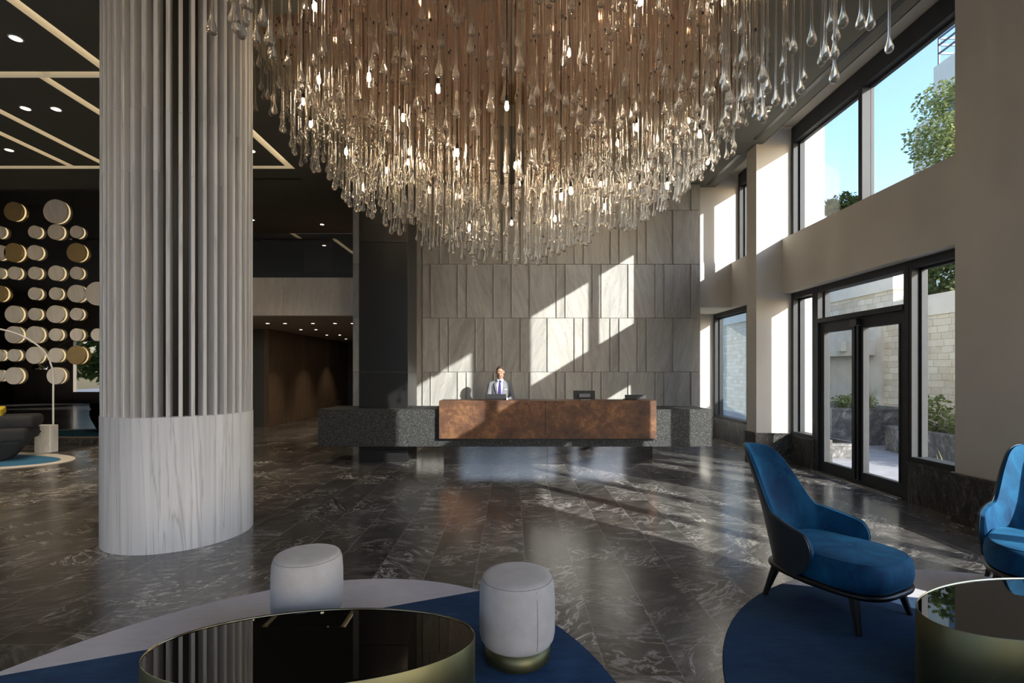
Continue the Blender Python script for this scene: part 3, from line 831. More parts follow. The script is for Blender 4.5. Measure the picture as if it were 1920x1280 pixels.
    for s in (-1, 1):
        b.cap((s*.09, .02, .92), (s*.10, .01, .50), .105, .075); b.cap((s*.10, .01, .50), (s*.10, .045, .10), .075, .06)
    b.ell((0, .02, .93), (.17, .125, .10)); o = b.build('trousers', 'suit', t_); remesh(o, .012, 4)
    b = MB()
    for s in (-1, 1): b.ell((s*.11, -.03, .045), (.05, .14, .045)); b.box(s*.11-.045, s*.11+.045, -.15, .10, 0, .02, .006)
    o = b.build('shoes', 'shoe', t_); remesh(o, .008, 2)
    return t_
receptionist((-.232, 9.88, 0))

# ------------------------------------------------------------------ rugs
def rug(name, ctr, ax, ang, mat, lab, z=.012):
    b = MB(); n = 128
    def ring(k, zz): return [(ctr[0]+(ax[0]*k*math.cos(2*PI*i/n))*math.cos(ang)-(ax[1]*k*math.sin(2*PI*i/n))*math.sin(ang),
                              ctr[1]+(ax[0]*k*math.cos(2*PI*i/n))*math.sin(ang)+(ax[1]*k*math.sin(2*PI*i/n))*math.cos(ang), zz) for i in range(n)]
    b.ring_loft([ring(1., 0.001), ring(1., z*.6), ring(.997, z)], smooth=False)
    return tag(b.build(name, mat), lab, 'rug')
blue_a, blue_b = (.012, .038, .104), (.036, .098, .21); pale_a, pale_b = (.62, .61, .66), (.74, .73, .77)
def chord(p, q):
    d = Vector((q[0]-p[0], q[1]-p[1])).normalized(); n_ = Vector((-d.y, d.x)); return n_.x, n_.y, n_.dot(Vector(p))
nx, ny, cc = chord((-2.706, 2.622), (-.2375, 3.639)); rug_mat('rug_left', nx, ny, cc, blue_a, blue_b, pale_a, pale_b)
rug('round_rug', (-1.207, 1.761), (2.133, 1.774), math.radians(-109.9), 'rug_left', 'large round blue rug with pale grey segment under the oval table')
nx, ny, cc = chord((2.039, 3.767), (2.874, 3.528)); rug_mat('rug_right', nx, ny, cc, blue_a, (.030, .085, .165), pale_a, pale_b)
rug('round_rug', (3.078, 1.988), (2.056, 2.056), 0, 'rug_right', 'large round blue rug under the armchair at the right')
nx, ny, cc = 0., 1., 9.55; rug_mat('rug_far', 0, 1, 50., (.03, .14, .27), (.06, .22, .38), pale_a, pale_b)
b = MB()
rug_mat('rug_far_ring', 0, 1, -50, pale_a, pale_b, (.60, .56, .50), (.70, .66, .60))
b.lathe([(2.55, 0.001), (2.55, .008), (2.545, .010)], (-10.5, 8.85, 0), 96, 1., .42)
b.mi = 1; b.lathe([(2.30, .010), (2.30, .012), (2.295, .0125)], (-10.45, 8.85, 0), 96, 1., .34)
tag(b.build('round_rug', ['rug_far_ring', 'rug_far']), 'bright blue rug with cream border under the dark sofa', 'rug')

# ------------------------------------------------------------------ drum tables
def drum(ctr, ax, ang, h, lab):
    t_ = thing('drum_table', lab, 'coffee table', (*ctr, .0125), ang)
    k = ax[1]/ax[0]; a = ax[0]; n = 128; h -= .0125
    b = MB(); 
    def ring(r, z): return [((a-r)*math.cos(2*PI*i/n), (ax[1]-r)*math.sin(2*PI*i/n), z) for i in range(n)]
    b.ring_loft([ring(.012, 0), ring(.012, .02), ring(0, .022), ring(0, h-.003), ring(.002, h)], True, False)
    b.build('drum', 'aged_brass', t_)
    b = MB(); b.ring_loft([ring(.002, h), ring(.005, h), ring(.006, h-.010)], False, False); b.build('rim', 'brass_rim', t_)
    b = MB(); b.ring_loft([ring(.0062, h-.03), ring(.0062, h-.006)], smooth=True); b.build('table_top', 'black_glass', t_)
    return t_
drum((-.934, 2.36), (.757, .344), math.radians(5.75), .33, 'oval brass drum table with black glass top in front of the two stools')
drum((2.661, 2.5235), (.675, .308), math.radians(14.57), .43, 'oval brass drum table with reflective black top beside the blue armchairs')

# ------------------------------------------------------------------ stools
def stool(x, y, lab, rz):
    t_ = thing('stool', lab, 'stool', (x, y, .0125), rz, 'cream suede stools')
    H = -.0125
    b = MB(); b.lathe([(.183, 0), (.187, .004), (.187, .098+H), (.15, .10+H)], n=64); b.build('base', 'aged_brass', t_)
    b = MB()
    b.lathe([(.15, .096+H), (.178, .098+H), (.195, .108+H), (.207, .128+H), (.213, .16+H), (.2145, .25+H), (.213, .36+H), (.209, .42+H), (.203, .447+H), (.196, .460+H), (.190, .467+H), (.16, .474+H), (.10, .479+H), (.03, .480+H)], n=72)
    b.mi = 1
    b.tube([(.1985*math.cos(2*PI*k/72), .1985*math.sin(2*PI*k/72), .4585+H) for k in range(73)], .0012, 6, False)
    b.tube([(.2150*math.cos(-1.05), .2150*math.sin(-1.05), .20+H), (.2150*math.cos(-1.05), .2150*math.sin(-1.05), .30+H), (.2128*math.cos(-1.05), .2128*math.sin(-1.05), .38+H), (.203*math.cos(-1.05), .203*math.sin(-1.05), .447+H)], .0012, 6, False)
    b.tube([(.2150*math.cos(-1.05), .2150*math.sin(-1.05), .20+H), (.2130*math.cos(-1.05), .2130*math.sin(-1.05), .155+H), (.207*math.cos(-1.05), .207*math.sin(-1.05), .128+H)], .0012, 6, False)
    b.build('seat', ['cream_suede', 'seam'], t_)
stool(.031, 2.816, 'cream suede stool right of the oval table, its brass base in view', 0.)
stool(-1.29, 3.135, 'cream suede stool behind the oval table, its foot hidden', 2.5)

# ------------------------------------------------------------------ blue armchairs
def sstep(a, b_, x):
    x = max(0., min(1., (x-a)/(b_-a))); return x*x*(3-2*x)
def armchair(loc, ang, lab):
    """local axes: u = across (x), v = forwards (y)"""
    t_ = thing('armchair', lab, 'armchair', loc, ang, 'blue velvet high-back armchairs')
    def outline(k, n=72, grow=0.):
        pts = []
        for i in range(n):
            a = 2*PI*i/n; c_, s_ = math.cos(a), math.sin(a); e = 2/3.5
            u = math.copysign(abs(c_)**e, c_)*(.326+grow)*k; v = math.copysign(abs(s_)**e, s_)
            v = (v*(.405+grow) if v > 0 else v*(.375+grow))*k
            u *= 1-.07*max(0., v/.43) if v > 0 else 1-.10*(-v/.375)
            pts.append((u, v))
        return pts
    # frame and legs
    b = MB()
    rings = [[(u, v, z) for u, v in outline(1, 72, g)] for z, g in ((.198, -.035), (.200, -.012), (.210, .004), (.224, .008), (.236, .004), (.238, -.02))]
    b.ring_loft(rings); b.build('base_frame', 'black_wood', t_)
    for su in (-1, 1):
        for sv in (-1, 1):
            b = MB(); tu, tv = su*.248, sv*.262; fu, fv = su*.292, sv*.315
            rings = []
            for z, q, rr in ((.205, 0., .031), (.12, .42, .025), (.0, 1., .017)):
                cu, cv = tu+(fu-tu)*q, tv+(fv-tv)*q
                rings.append([(cu+rr*math.cos(PI/4+PI/2*k+d), cv+rr*math.sin(PI/4+PI/2*k+d), z) for k in range(4) for d in (-.28, .28)])
            b.ring_loft(rings, smooth=False); b.build('leg', 'black_wood', t_)
    # seat
    b = MB(); prof = [(.236, -.030), (.240, -.012), (.262, .002), (.300, .008), (.350, .006), (.385, .001), (.402, -.009), (.412, -.024), (.415, -.036)]
    def cush(k, g):
        return [(u*(1-.085*sstep(.16, -.10, v)) if v < .16 else u, v if v > 0 else v*.90) for u, v in outline(k, 72, g)]
    rings = [[(u, v, z+.010*max(0, v)) for u, v in cush(1, g)] for z, g in prof]
    for k, z in ((.78, .420), (.55, .425), (.3, .428), (.1, .429)):
        rings.append([(u, v, z+.010*max(0, v)) for u, v in cush(k, -.036)])
    b.ring_loft(rings)
    b.tube([(u, v, .4115+.010*max(0, v)) for u, v in cush(1, -.022)]+[(*cush(1, -.022)[0], .4115)], .003, 6, False)
    b.build('seat', 'blue_velvet', t_)
    # wrap-round back with wings
    a_, b_ = .334, .385; QB = .86
    def plan(sg):
        q = abs(sg); s = 1 if sg >= 0 else -1
        if q < QB:
            ph = q/QB*PI/2; return s*a_*math.sin(ph)**.92, -b_*math.cos(ph)**.92 if ph < PI/2-1e-4 else 0., 1-q/QB
        return s*(a_+.01*(q-QB)/(1-QB)), (q-QB)/(1-QB)*.058, 0.
    def top(q):
        q = abs(q)
        z = 1.025-.012*sstep(.0, .25, q)-.080*sstep(.13, .34, q)**2
        z -= .335*sstep(.27, .53, q)
        z -= .070*sstep(.45, .97, q)
        if q > .80: z -= .150*(1-math.sqrt(max(0., 1-((q-.80)/.20)**2)))
        return z
    NS, NTT = 120, 30
    def shell(off0, off1, puff=0.):
        def pt(i, j, off):
            s = math.sin((-1+2*i/NS)*PI/2*.999)*.62+(-1+2*i/NS)*.38; s = max(-1., min(1., s)); tq = j/NTT; zb = .232; z = zb+(top(s)-zb)*tq
            g = .75+.25*math.sin(max(0., min(1., (z-.21)/.27))*PI/2)
            sg = s*g
            u, v, w_ = plan(sg)
            u2, v2, _ = plan(min(1, sg+.012)); u1, v1, _ = plan(max(-1, sg-.012))
            tx, ty = u2-u1, v2-v1; L = math.hypot(tx, ty) or 1; nx_, ny_ = ty/L, -tx/L       # outwards
            lean = .37*w_**.8*(z-.25)+.10*max(0, z-.6)*w_; v -= lean
            flare = 1+.05*sstep(.25, .55, z)*sstep(.5, .9, abs(sg))
            u *= flare
            pf = puff*math.sin(PI*min(1, tq*1.02))*.6*math.cos(s*PI/2)**.5 if puff else 0.
            d = off+pf
            return Vector((u-nx_*d, v-ny_*d, z))
        return pt
    o_pt = shell(0, 0)
    def skin(off_a, off_b, name, mat, trim=0., puff=0.):
        b = MB(); fa, fb = shell(0, 0), shell(0, 0, puff)
        A = [[b.bm.verts.new(fa(i, j, off_a)) for j in range(NTT+1)] for i in range(NS+1)]
        B = [[b.bm.verts.new(fb(i, j, off_b)+Vector((0, 0, -trim*j/NTT))) for j in range(NTT+1)] for i in range(NS+1)]
        F = []
        for i in range(NS):
            for j in range(NTT):
                F.append(b.bm.faces.new((A[i][j], A[i+1][j], A[i+1][j+1], A[i][j+1])))
                F.append(b.bm.faces.new((B[i][j], B[i][j+1], B[i+1][j+1], B[i+1][j])))
        for i in range(NS):
            F.append(b.bm.faces.new((A[i][NTT], A[i+1][NTT], B[i+1][NTT], B[i][NTT])))
            F.append(b.bm.faces.new((A[i+1][0], A[i][0], B[i][0], B[i+1][0])))
        for i in (0, NS):
            for j in range(NTT):
                F.append(b.bm.faces.new((A[i][j], A[i][j+1], B[i][j+1], B[i][j])))
        b._tag(F, True)
        o = b.build(name, mat, t_)
        bv = o.modifiers.new('b', 'BEVEL'); bv.width = .010; bv.segments = 3; bv.limit_method = 'ANGLE'; bv.angle_limit = math.radians(50)
        return o
    skin(0., .014, 'back_shell', 'velvet_leather')
    skin(.0145, .040, 'backrest', 'blue_velvet', .004, .03)
    b = MB(); f = shell(0, 0)
    path = [f(0, j, .013) for j in range(0, NTT)]+[f(i, NTT, .013) for i in range(NS+1)]+[f(NS, j, .013) for j in range(NTT-1, -1, -1)]
    b.tube(path, .0045, 6); b.build('piping', 'velvet_leather', t_)
    return t_
def face(fx, fy): return math.atan2(fy, fx)-PI/2
armchair((2.23, 3.43, .0125), face(.45, -.893), 'whole blue velvet high-back armchair standing on the right rug')
armchair((3.74, 3.47, .0125), face(-.67, -.74), 'blue velvet armchair cut off by the right edge beside the pier')

# ------------------------------------------------------------------ lounge corner on the left
DX, DY = .459, .451
rows = [  # row height pixel rows read from top to bottom: (column, radius, kind)
    [(0, .206, 'b'), (2, .262, 'm')],
    [(-.72, .137, 'm'), (1, .137, 'm'), (2, .167, 'm'), (3, .137, 'm')],
    [(-.72, .17, 'm'), (0, .206, 'b'), (1, .162, 'm'), (3, .206, 'b')],
    [(-.72, .12, 'm'), (0.03, .14, 'm'), (1, .137, 'm'), (2.02, .165, 'm'), (3, .137, 'm')],
    [(-.72, .18, 'b'), (1, .137, 'm'), (2, .137, 'm'), (3, .192, 'm'), (4, .258, 'm')],
    [(0, .187, 'm'), (1, .135, 'm'), (2, .192, 'm'), (3, .137, 'm')],
    [(0, .187, 'm'), (1, .187, 'm'), (2, .137, 'm'), (3, .137, 'm'), (4, .137, 'm')],
    [(-.72, .13, 'm'), (0, .135, 'm'), (1, .187, 'm'), (2, .16, 'm'), (3, .206, 'b')],
    [(-.72, .13, 'm'), (0, .187, 'm'), (2, .187, 'm')]]
ordn = ['first', 'second', 'third', 'fourth', 'fifth']
rown = ['top', 'second', 'third', 'fourth', 'fifth', 'sixth', 'seventh', 'eighth', 'bottom']
YD = 10.895
for ri, row in enumerate(rows):
    for ci, (cx, r, kd) in enumerate(row):
        x = -10.93+.0+cx*DX+.12*0; z = 5.13-ri*DY
        size = 'large' if r > .19 else 'mid-sized' if r > .145 else 'small'
        mat = 'brass' if kd == 'b' else 'marble'
        lab = '%s round %s wall disc, %s from the left in the %s row' % (size, mat, ordn[ci], rown[ri])
        t_ = thing('wall_disc', lab, 'wall light', (x, YD, z), 0, 'backlit discs on the mirrored wall')
        def disc(y0, y1, r_, r0=None):
            b = MB(); n = 40
            rg = lambda q, y: [(q*math.cos(2*PI*k/n), y, q*math.sin(2*PI*k/n)) for k in range(n)]
            if r0: b.ring_loft([rg(r0, y0), rg(r_, y0), rg(r_, y1), rg(r0, y1), rg(r0, y0)], False, False)
            else: b.ring_loft([rg(r_-.004, y0), rg(r_, y0+.004), rg(r_, y1)], smooth=False)
            return b
        disc(-.025, .03, r).build('face', 'disc_brass' if kd == 'b' else 'disc_marble', t_)
        disc(.031, .040, r-.012, r*.70).build('backlight', 'led_disc', t_)
        disc(.031, .0545, r*.6).build('spacer', 'black_metal', t_)

# arc lamp
t_ = thing('arc_lamp', 'white arc floor lamp on marble block in front of the disc wall', 'floor lamp', (-9.25, 9.86, 0))
b = MB(); b.box(-.16, .16, -.09, .09, .012, .558, .012); bs = b.build('base', 'lamp_marble', t_)
b = MB()
n = 20; b.ring_loft([[(-.04+.021*math.cos(2*PI*k/n), y, .44+.021*math.sin(2*PI*k/n)) for k in range(n)] for y in (-.0925, -.088)]); b.build('hole', 'black_metal', bs)
b = MB()
ctrl = [(.135, 0, .55), (.135, 0, 1.1), (.135, 0, 1.55), (.11, -.01, 1.72), (.03, -.03, 1.95), (-.15, -.08, 2.17), (-.45, -.16, 2.36), (-.85, -.26, 2.47), (-1.4, -.42, 2.5), (-2.0, -.56, 2.40), (-2.6, -.7, 2.15), (-2.95, -.80, 1.85)]
cr = []
for i in range(len(ctrl)-1):
    p0, p1, p2, p3 = (Vector(ctrl[max(0, min(len(ctrl)-1, i+k))]) for k in (-1, 0, 1, 2))
    for q in range(5):
        t = q/5; cr.append(.5*((2*p1)+(p2-p0)*t+(2*p0-5*p1+4*p2-p3)*t*t+(3*p1-p0-3*p2+p3)*t**3))
cr.append(Vector(ctrl[-1])); b.tube(cr, .016, 10); b.build('arc_stem', 'badge', t_)
b = MB(); b.lathe([(.16, 0), (.165, .02), (.15, .08), (.11, .14), (.05, .18), (.02, .20)], (-2.98, -.82, 1.66), 32, cap0=False); b.build('lamp_shade', 'chrome', t_)

# sofa and cushion
t_ = thing('sofa', 'dark charcoal sofa at the left edge on the cream bordered rug', 'sofa', (-10.18, 8.65, .0135), math.radians(30))
def soft(x0, x1, y0, y1, z0, z1, name, bev=.08):
    b = MB(); b.box(x0, x1, y0, y1, z0, z1)
    bmesh.ops.bevel(b.bm, geom=b.bm.edges[:], offset=bev, segments=5, affect='EDGES', profile=.6)
    for f in b.bm.faces: f.smooth = True
    return b.build(name, 'sofa_fabric', t_)
b = MB(); b.ring_loft([[(x*kx_, y*ky_, z) for x, y in ((-1.2, -.42), (1.2, -.42), (1.25, .0), (1.2, .42), (-1.2, .42))] for z, kx_, ky_ in ((0, .86, .8), (.06, .90, .86), (.30, 1.04, 1.0), (.36, 1.06, 1.02))]); b.build('base', 'sofa_fabric', t_)
soft(-1.3, 1.36, -.46, .45, .34, .58, 'seat_cushion'); soft(-1.3, 1.42, -.30, .45, .56, .80, 'back_cushion', .1)
b = MB(); b.box(-.15, .15, -.07, .07, 0, .24)
bmesh.ops.bevel(b.bm, geom=b.bm.edges[:], offset=.055, segments=4, affect='EDGES', profile=.7)
o = b.build('cushion', 'yellow_fabric', None, (-9.32, 8.86, .862)); o.rotation_euler = (math.radians(-74), 0, .5)
tag(o, 'yellow cushion lying on the dark sofa', 'cushion')

# ------------------------------------------------------------------ chandelier
CX, CYc = .05, 6.3
prof = [(0, 2.95), (.55, 2.98), (1.05, 3.22), (1.6, 3.36), (2.2, 3.74), (2.8, 4.28), (3.2, 4.78), (3.6, 5.15), (4.5, 5.5), (9, 5.5)]
def env(x, y):
    v = CYc-y; r = math.hypot(x-CX, v*(1.32 if v > 0 else 1.0))
    for (a, za), (c_, zc) in zip(prof, prof[1:]):
        if a <= r <= c_: return za+(zc-za)*(r-a)/(c_-a)
    return 9.
random.seed(11)
drops = []
SP = .140
for i in range(-24, 25):
    for j in range(-24, 24):
        x = (i+.5)*SP+random.uniform(-.022, .022); y = 6.0+(j+.5)*SP*.98+random.uniform(-.03, .03)
        if not (inside(recess, x, y)): continue
        if y < 3.55: continue
        e = env(x, y)
        if e > 5.35: continue
        z = e+(.10 if x > .5 else 0.)+(min(.9, random.expovariate(1/.22)) if random.random() < .58 else random.uniform(.1, min(1.9, max(.2, 5.45-e))))
        if z > 5.6: continue
        drops.append((x, y, z, RZ))
# the outer falls hanging from the main ceiling on both sides near the camera
for k in range(46):
    x = random.uniform(1.55, 2.62); y = random.uniform(3.45, 4.5); drops.append((x, y, 3.62+.38*abs(x-1.9)+min(1.0, random.expovariate(1/.33)), RZ if inside(recess, x, y) else CZ))
drops.append((2.74, 3.6, 3.93, CZ)); drops.append((2.42, 3.72, 3.78, CZ)); drops.append((1.95, 3.85, 3.55, RZ))
for k in range(13):
    x = random.uniform(-2.04, -1.70); y = random.uniform(3.25, 3.6); drops.append((x, y, 3.86+random.random()*.30, RZ))
keep = []
for d in drops:
    if all(abs(d[0]-e[0]) > .03 or abs(d[1]-e[1]) > .03 for e in keep[-60:]): keep.append(d)
drops = keep
HEADP = [(.0, .0), (.014, .002), (.024, .010), (.0305, .022), (.0325, .036), (.030, .052), (.024, .070), (.018, .090), (.0135, .110), (.0105, .135), (.0088, .165)]
def add_drop(b, x, y, z, ztop, sc, n, nr, base=(0, 0, 0)):
    x -= base[0]; y -= base[1]; z -= base[2]; zt_ = ztop-base[2]
    L = random.uniform(.55, 1.15); zc = min(z+.165*sc+L, zt_-.06)
    b.mi = 0
    b.lathe([(max(.0015, r*sc), zz*sc) for r, zz in HEADP]+[(.0078, .30*sc), (.0078, zc-z)], (x, y, z), n, cap0=True, cap1=False)
    b.mi = 2; b.lathe([(.0095, 0), (.0095, .022)], (x, y, zc), max(5, nr))
    b.mi = 1; b.lathe([(.0074, .022), (.0074, zt_-zc)], (x, y, zc), nr, cap0=False, cap1=False)
ch = thing('chandelier', 'huge glass teardrop chandelier with clear rods and warm bulbs', 'chandelier', (CX, 6.0, RZ))
base = (CX, 6.0, RZ)
def seen(d):
    x, y, z, _ = d
    px = 959.5+930*x/y; py = 696-930*(z-1.62)/y
    return 0 < px < 1920 and 0 < py < 640
near = sorted([d for d in drops if seen(d)], key=lambda d: d[0]**2+d[1]**2+(d[2]-1.62)**2)
front, rest = near[:100], near[100:]+[d for d in drops if not seen(d)]
random.seed(5)
DM = ['drop_glass', 'rod_glass', 'black_metal']
for d in front:
    b = MB(); sc = random.uniform(.88, 1.12)
    add_drop(b, d[0], d[1], d[2], d[3], sc, 16, 7, d[:3])
    b.build('glass_drop', DM, ch, (d[0]-base[0], d[1]-base[1], d[2]-base[2]))
b = MB()
for d in rest: add_drop(b, d[0], d[1], d[2], d[3], random.uniform(.82, 1.1), 10, 5, base)
o = b.build('glass_drop_field', DM, ch); o['kind'] = 'stuff'
print('drops', len(drops), 'front', len(front))
random.seed(21)
nb = 0
for i in range(-4, 5):
    for j in range(-3, 4):
        x = i*.66+random.uniform(-.12, .12); y = 6.1+j*.68+random.uniform(-.12, .12)
        if not inside(recess, x, y) or y < 4.2: continue
        z = env(x, y)+random.uniform(.3, 1.3)
        if z > 5.65: z = 5.2+random.random()*.4
        if env(x, y) > 5.3: continue
        nb += 1
        b = MB(); b.lathe([(.004, -.034), (.012, -.031), (.018, -.018), (.019, -.003), (.017, .015), (.013, .032), (.012, .052)], n=14)
        bo = b.build('light_bulb', 'bulb_glow', ch, (x-base[0], y-base[1], z-base[2]))
        b = MB(); b.lathe([(.014, .045), (.017, .05), (.017, .10), (.006, .105), (.004, RZ-z)], n=8); b.build('socket', 'black_metal', bo)
print('bulbs', nb)

# ------------------------------------------------------------------ courtyard
def leafy(b, centre, rad, n, size, seed):
    rnd = random.Random(seed)
    for k in range(n):
        d = Vector((rnd.gauss(0, 1), rnd.gauss(0, 1), rnd.gauss(0, 1))).normalized()*rnd.random()**.4
        p = Vector(centre)+Vector((d.x*rad[0], d.y*rad[1], d.z*rad[2]))
        u = Vector((rnd.gauss(0, 1), rnd.gauss(0, 1), rnd.gauss(0, .6))).normalized(); w_ = u.cross(Vector((rnd.gauss(0, 1), rnd.gauss(0, 1), rnd.gauss(0, 1)))).normalized()
        s = size*rnd.uniform(.6, 1.3)
        b.quad([p-u*s, p-w_*s*.55, p+u*s, p+w_*s*.55])
b = MB(); b.box(5.2, 40, -8, 60, -.14, -.02)
struct(b.build('ground_court', 'court_paving'), 'pale grey stone paving of the courtyard', 'paving')
b = MB(); b.box(9.0, 9.6, 11.7, 22, -.02, 3.55); b.mi = 1; b.box(8.96, 9.6, 11.66, 22, 3.55, 4.07)
b.mi = 2; b.box(8.93, 9.0, 12.0, 19, -.02, 2.75); b.box(8.62, 8.93, 12.2, 16.5, 2.02, 2.14); b.box(8.62, 8.93, 12.2, 12.9, 2.14, 2.40)
b.mi = 0; b.box(9.0, 9.6, 6.5, 11.7, -.02, 2.82); b.mi = 1; b.box(8.96, 9.6, 6.5, 11.66, 2.82, 3.26)
struct(b.build('wall_court', ['stone_masonry', 'coping_stone', 'concrete']), 'sunlit stone retaining wall with smooth coping beyond the door', 'wall')
b = MB(); b.box(9.6, 40, 6.5, 60, -.02, 2.9)
struct(b.build('ground_terrace', 'soil'), 'raised planted terrace behind the stone wall', 'terrace')
t_ = thing('wall_lantern', 'small square concrete lamp on the courtyard wall ledge', 'wall lamp', (8.60, 12.9, 2.14))
b = MB(); b.box(-.12, .12, -.14, .14, 0, .05); b.build('ledge_plate', 'concrete', t_)
b = MB(); b.box(-.10, .08, -.11, .11, .05, .26, .01); b.build('housing', 'concrete', t_)
def planter(x0, x1, y0, y1, h, lab):
    t_ = thing('planter', lab, 'planter', ((x0+x1)/2, (y0+y1)/2, -.02)); a, c_ = (x1-x0)/2, (y1-y0)/2
    b = MB()
    for q in ((-a, a, -c_, -c_+.1), (-a, a, c_-.1, c_), (-a, -a+.1, -c_+.1, c_-.1), (a-.1, a, -c_+.1, c_-.1)): b.box(*q, 0, h-.05)
    for q in ((-a-.02, a+.02, -c_-.02, -c_+.1), (-a-.02, a+.02, c_-.1, c_+.02), (-a-.02, -a+.1, -c_+.1, c_-.1), (a-.1, a+.02, -c_+.1, c_-.1)): b.box(*q, h-.05, h)
    b.build('trough', 'planter_marble', t_)
    b = MB(); b.box(-a+.1, a-.1, -c_+.1, c_-.1, 0, h-.08); b.build('soil', 'soil', t_)
planter(7.75, 8.95, 6.6, 10.3, .52, 'low marble planter outside the window nearest the near pier')
planter(7.1, 8.9, 11.0, 14.5, .82, 'taller marble planter behind the glass door')
def bush(c_, r, n, size, lab, seed, mat='leaf_green', nm='shrub', grp='shrubs in the courtyard planters'):
    b = MB(); leafy(b, (0, 0, r[2]*.8), r, n, size, seed); tag(b.build(nm, mat, None, c_), lab, 'shrub', grp)
planter(5.65, 6.60, 9.35, 10.7, .28, 'low pale marble planter edge close behind the left door leaf')
bush((8.2, 7.4, .44), (.45, .7, .32), 900, .045, 'round green shrub in the low planter close to the pier', 1)
bush((8.3, 8.8, .44), (.42, .7, .26), 800, .045, 'low green shrub in the middle of the low planter', 2)
bush((8.3, 9.8, .44), (.35, .4, .42), 500, .045, 'tufty shrub at the far end of the low planter', 3)
bush((8.0, 11.6, .74), (.5, .45, .20), 600, .045, 'low shrub at the near end of the taller planter', 4)
def grass(c_, n, h, lab, seed):
    rnd = random.Random(seed); b = MB()
    for k in range(n):
        a = rnd.random()*2*PI; r0 = rnd.random()*.12; p = Vector((r0*math.cos(a), r0*math.sin(a), 0)); hh = h*rnd.uniform(.6, 1.)
        lean = Vector((math.cos(a), math.sin(a), 0))*hh*rnd.uniform(.15, .5); w_ = Vector((-math.sin(a), math.cos(a), 0))*.012
        m_ = p+lean*.35+Vector((0, 0, hh*.6)); e_ = p+lean+Vector((0, 0, hh))
        b.quad([p-w_, p+w_, m_+w_*.8, m_-w_*.8]); b.bm.faces.new([b.bm.verts.new(q) for q in (m_-w_*.8, m_+w_*.8, e_)])
    tag(b.build('grass_clump', 'blade_green', None, c_), lab, 'grass', 'grass clumps outside the windows')
grass((7.6, 12.3, .72), 90, .75, 'tall grass clump in the taller planter seen through the left door leaf', 1)
grass((8.0, 11.2, .72), 60, .6, 'grass clump in the taller planter seen through the right door leaf', 2)
grass((5.7, 10.9, -.02), 60, .85, 'grass blades outside the far lower window', 3)
grass((5.55, 6.25, -.02), 30, .62, 'grass blades outside the window beside the near pier', 5)
for k, (y, r, lab) in enumerate(((10.9, .5, 'leafy shrub on the terrace edge left in the right window'), (10.2, .55, 'leafy shrub on the terrace edge in the middle of the right window'), (9.4, .6, 'leafy shrub on the terrace edge next to the near pier'))):
    bush((9.95, y, 2.9), (.3, .35, r), 420, .07, lab, 30+k, 'leaf_green', 'shrub', 'shrubs on the terrace')
b = MB(); leafy(b, (0, 0, 2.1), (.7, 9., 2.2), 10000, .13, 77); tag(b.build('hedge', 'leaf_dark', None, (13.9, 14., 2.9)), 'dark hedge at the back of the raised terrace', 'hedge')
def tree(loc, h, crown, n, size, lab, seed, mat='leaf_green', nm='tree'):
    t_ = thing(nm, lab, 'tree', loc); rnd = random.Random(seed)
    b = MB(); b.tube([(0, 0, 0), (.05, .02, h*.4), (-.03, .05, h*.8), (0, 0, h*1.2)], [.13, .10, .07, .03], 8)
    for k in range(9):
        a = rnd.random()*2*PI; z0 = h*rnd.uniform(.5, 1.0)
        b.tube([(0, 0, z0), (.5*crown[0]*math.cos(a), .5*crown[1]*math.sin(a), z0+.5), (.9*crown[0]*math.cos(a), .9*crown[1]*math.sin(a), z0+.7)], [.04, .025, .01], 6)
    b.build('trunk', 'bark', t_)
    b = MB()
    for k in range(26):
        d = Vector((rnd.gauss(0, 1), rnd.gauss(0, 1), rnd.gauss(0, 1))).normalized()*rnd.random()**.5
        leafy(b, (d.x*crown[0], d.y*crown[1], h*1.05+d.z*crown[2]), (crown[0]*.34, crown[1]*.34, crown[2]*.30), n//26, size, seed*100+k)
    b.build('crown', mat, t_)
tree((11.6, 11.9, 2.9), 4.3, (1.35, 1.5, 1.7), 11000, .052, 'leafy tree in front of the building in the upper window', 3)
tree((8.35, 8.0, .42), 1.5, (.55, .6, .85), 520, .055, 'slender young tree in the low planter outside the right window', 4)
tree((23.2, 36., 0), 11.5, (2.2, 2.2, 2.2), 2200, .22, 'dark tree top in place of a tree reflected in the left upper pane', 6, 'leaf_dark')  # added tree standing in for one mirrored in the window glass
# building seen through the upper window, and one standing in for a reflection
t_ = thing('building', 'pale building with roof railing behind the leafy tree', 'building', (32, 20, 0))
b = MB(); b.box(-7, 8, -10, 9.4, -.02, 19.6); b.box(-6.9, 8, 9.4, 11.0, -.02, 16.8); b.build('block', 'facade_grey', t_)
for k, (y0, y1, z0, z1) in enumerate(((4.4, 8.3, 15.6, 17.9), (4.4, 8.3, 11.5, 13.8), (-1.5, 2.4, 15.6, 17.9), (-1.5, 2.4, 11.5, 13.8))):
    b = MB(); b.box(-7.06, -6.9, y0, y1, z0, z1); b.build('window', 'window_blue', t_)
b = MB()
for z in (20.3, 20.8, 21.2): b.box(-6.9, -6.84, -10, 9.2, z-.05, z+.05); b.box(-6.9, 0, 9.15, 9.2, z-.05, z+.05)
for y in (-8, -5, -2, 1, 4, 6.6, 9.15): b.box(-6.9, -6.82, y, y+.08, 19.6, 21.2)
b.build('roof_railing', 'rail_metal', t_)
t_ = thing('building', 'white block in place of a building reflected in the left upper pane', 'building', (24.9, 46., 0))  # added block imitating a building mirrored in the window glass
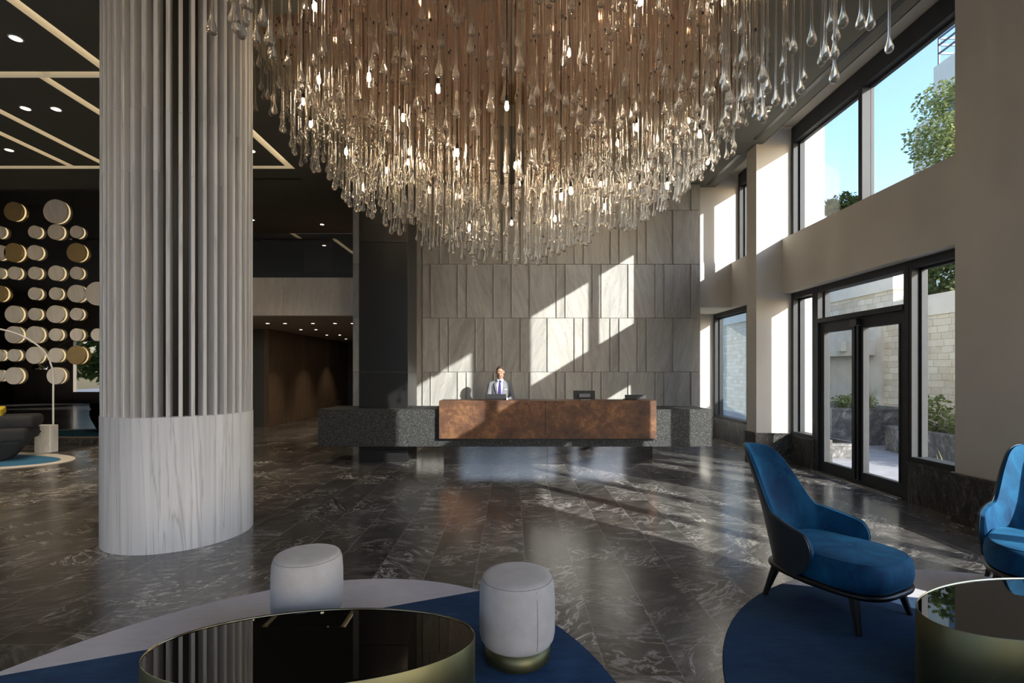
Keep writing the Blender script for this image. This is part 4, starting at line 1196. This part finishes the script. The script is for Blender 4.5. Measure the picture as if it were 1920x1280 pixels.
b = MB(); b.ring_loft([[(-2.5, -1, -.02), (1.3, -1, -.02), (1.3, 6, -.02), (-2.5, 6, -.02)], [(-2.5, -1, 19.8), (1.3, -1, 17.6), (1.3, 6, 17.6), (-2.5, 6, 19.8)]], smooth=False); b.build('block', 'render_white', t_)
# street side
b = MB(); leafy(b, (0, 0, 2.8), (27., .8, 2.9), 8000, .42, 91); tag(b.build('hedge', 'leaf_dark', None, (-13., -17., -.03)), 'hedge across the street seen only in reflections, raised to block bright sky', 'hedge')  # street hedge made taller to keep sky glare off plinth and floor
b = MB(); b.box(-40, 14, -60, -4.2, -.16, -.03); struct(b.build('ground_street', 'asphalt'), 'street in front of the building', 'street')

# ------------------------------------------------------------------ light
w = bpy.data.worlds.new('World'); SC.world = w; w.use_nodes = True
nt = w.node_tree; bg = nt.nodes['Background']; sky = nt.nodes.new('ShaderNodeTexSky')
sky.sky_type = 'NISHITA'; sky.sun_disc = False
sky.sun_elevation = math.radians(22.); 
SUN = Vector((-.9, 1., -.545)).normalized()
sky.sun_rotation = math.atan2(-SUN.x, -SUN.y)
sky.air_density = 1.1; sky.dust_density = 1.2; sky.ozone_density = 2.0
mul = nt.nodes.new('ShaderNodeMix'); mul.data_type = 'RGBA'; mul.blend_type = 'MULTIPLY'; mul.inputs[0].default_value = 1.
mul.inputs[7].default_value = (.86, .90, 1.02, 1)
nt.links.new(sky.outputs[0], mul.inputs[6]); nt.links.new(mul.outputs[2], bg.inputs[0]); bg.inputs[1].default_value = .45
L = bpy.data.lights.new('sun', 'SUN'); L.energy = 7.2; L.angle = math.radians(.5); L.color = (1., .98, .94)
so = bpy.data.objects.new('sun', L); C.objects.link(so); so.rotation_euler = SUN.to_track_quat('-Z', 'Y').to_euler()
so.location = (20, -20, 15)

# ------------------------------------------------------------------ camera
cam = bpy.data.cameras.new('camera'); cam.sensor_width = 36.; cam.lens = 36.*930/1920
cam.shift_x = (960-959.5)/1920; cam.shift_y = (696-640)/1920
cam.clip_start = .05; cam.clip_end = 300
co = bpy.data.objects.new('camera', cam); C.objects.link(co); co.location = (0, 0, 1.62); co.rotation_euler = (PI/2, 0, 0)
SC.camera = co
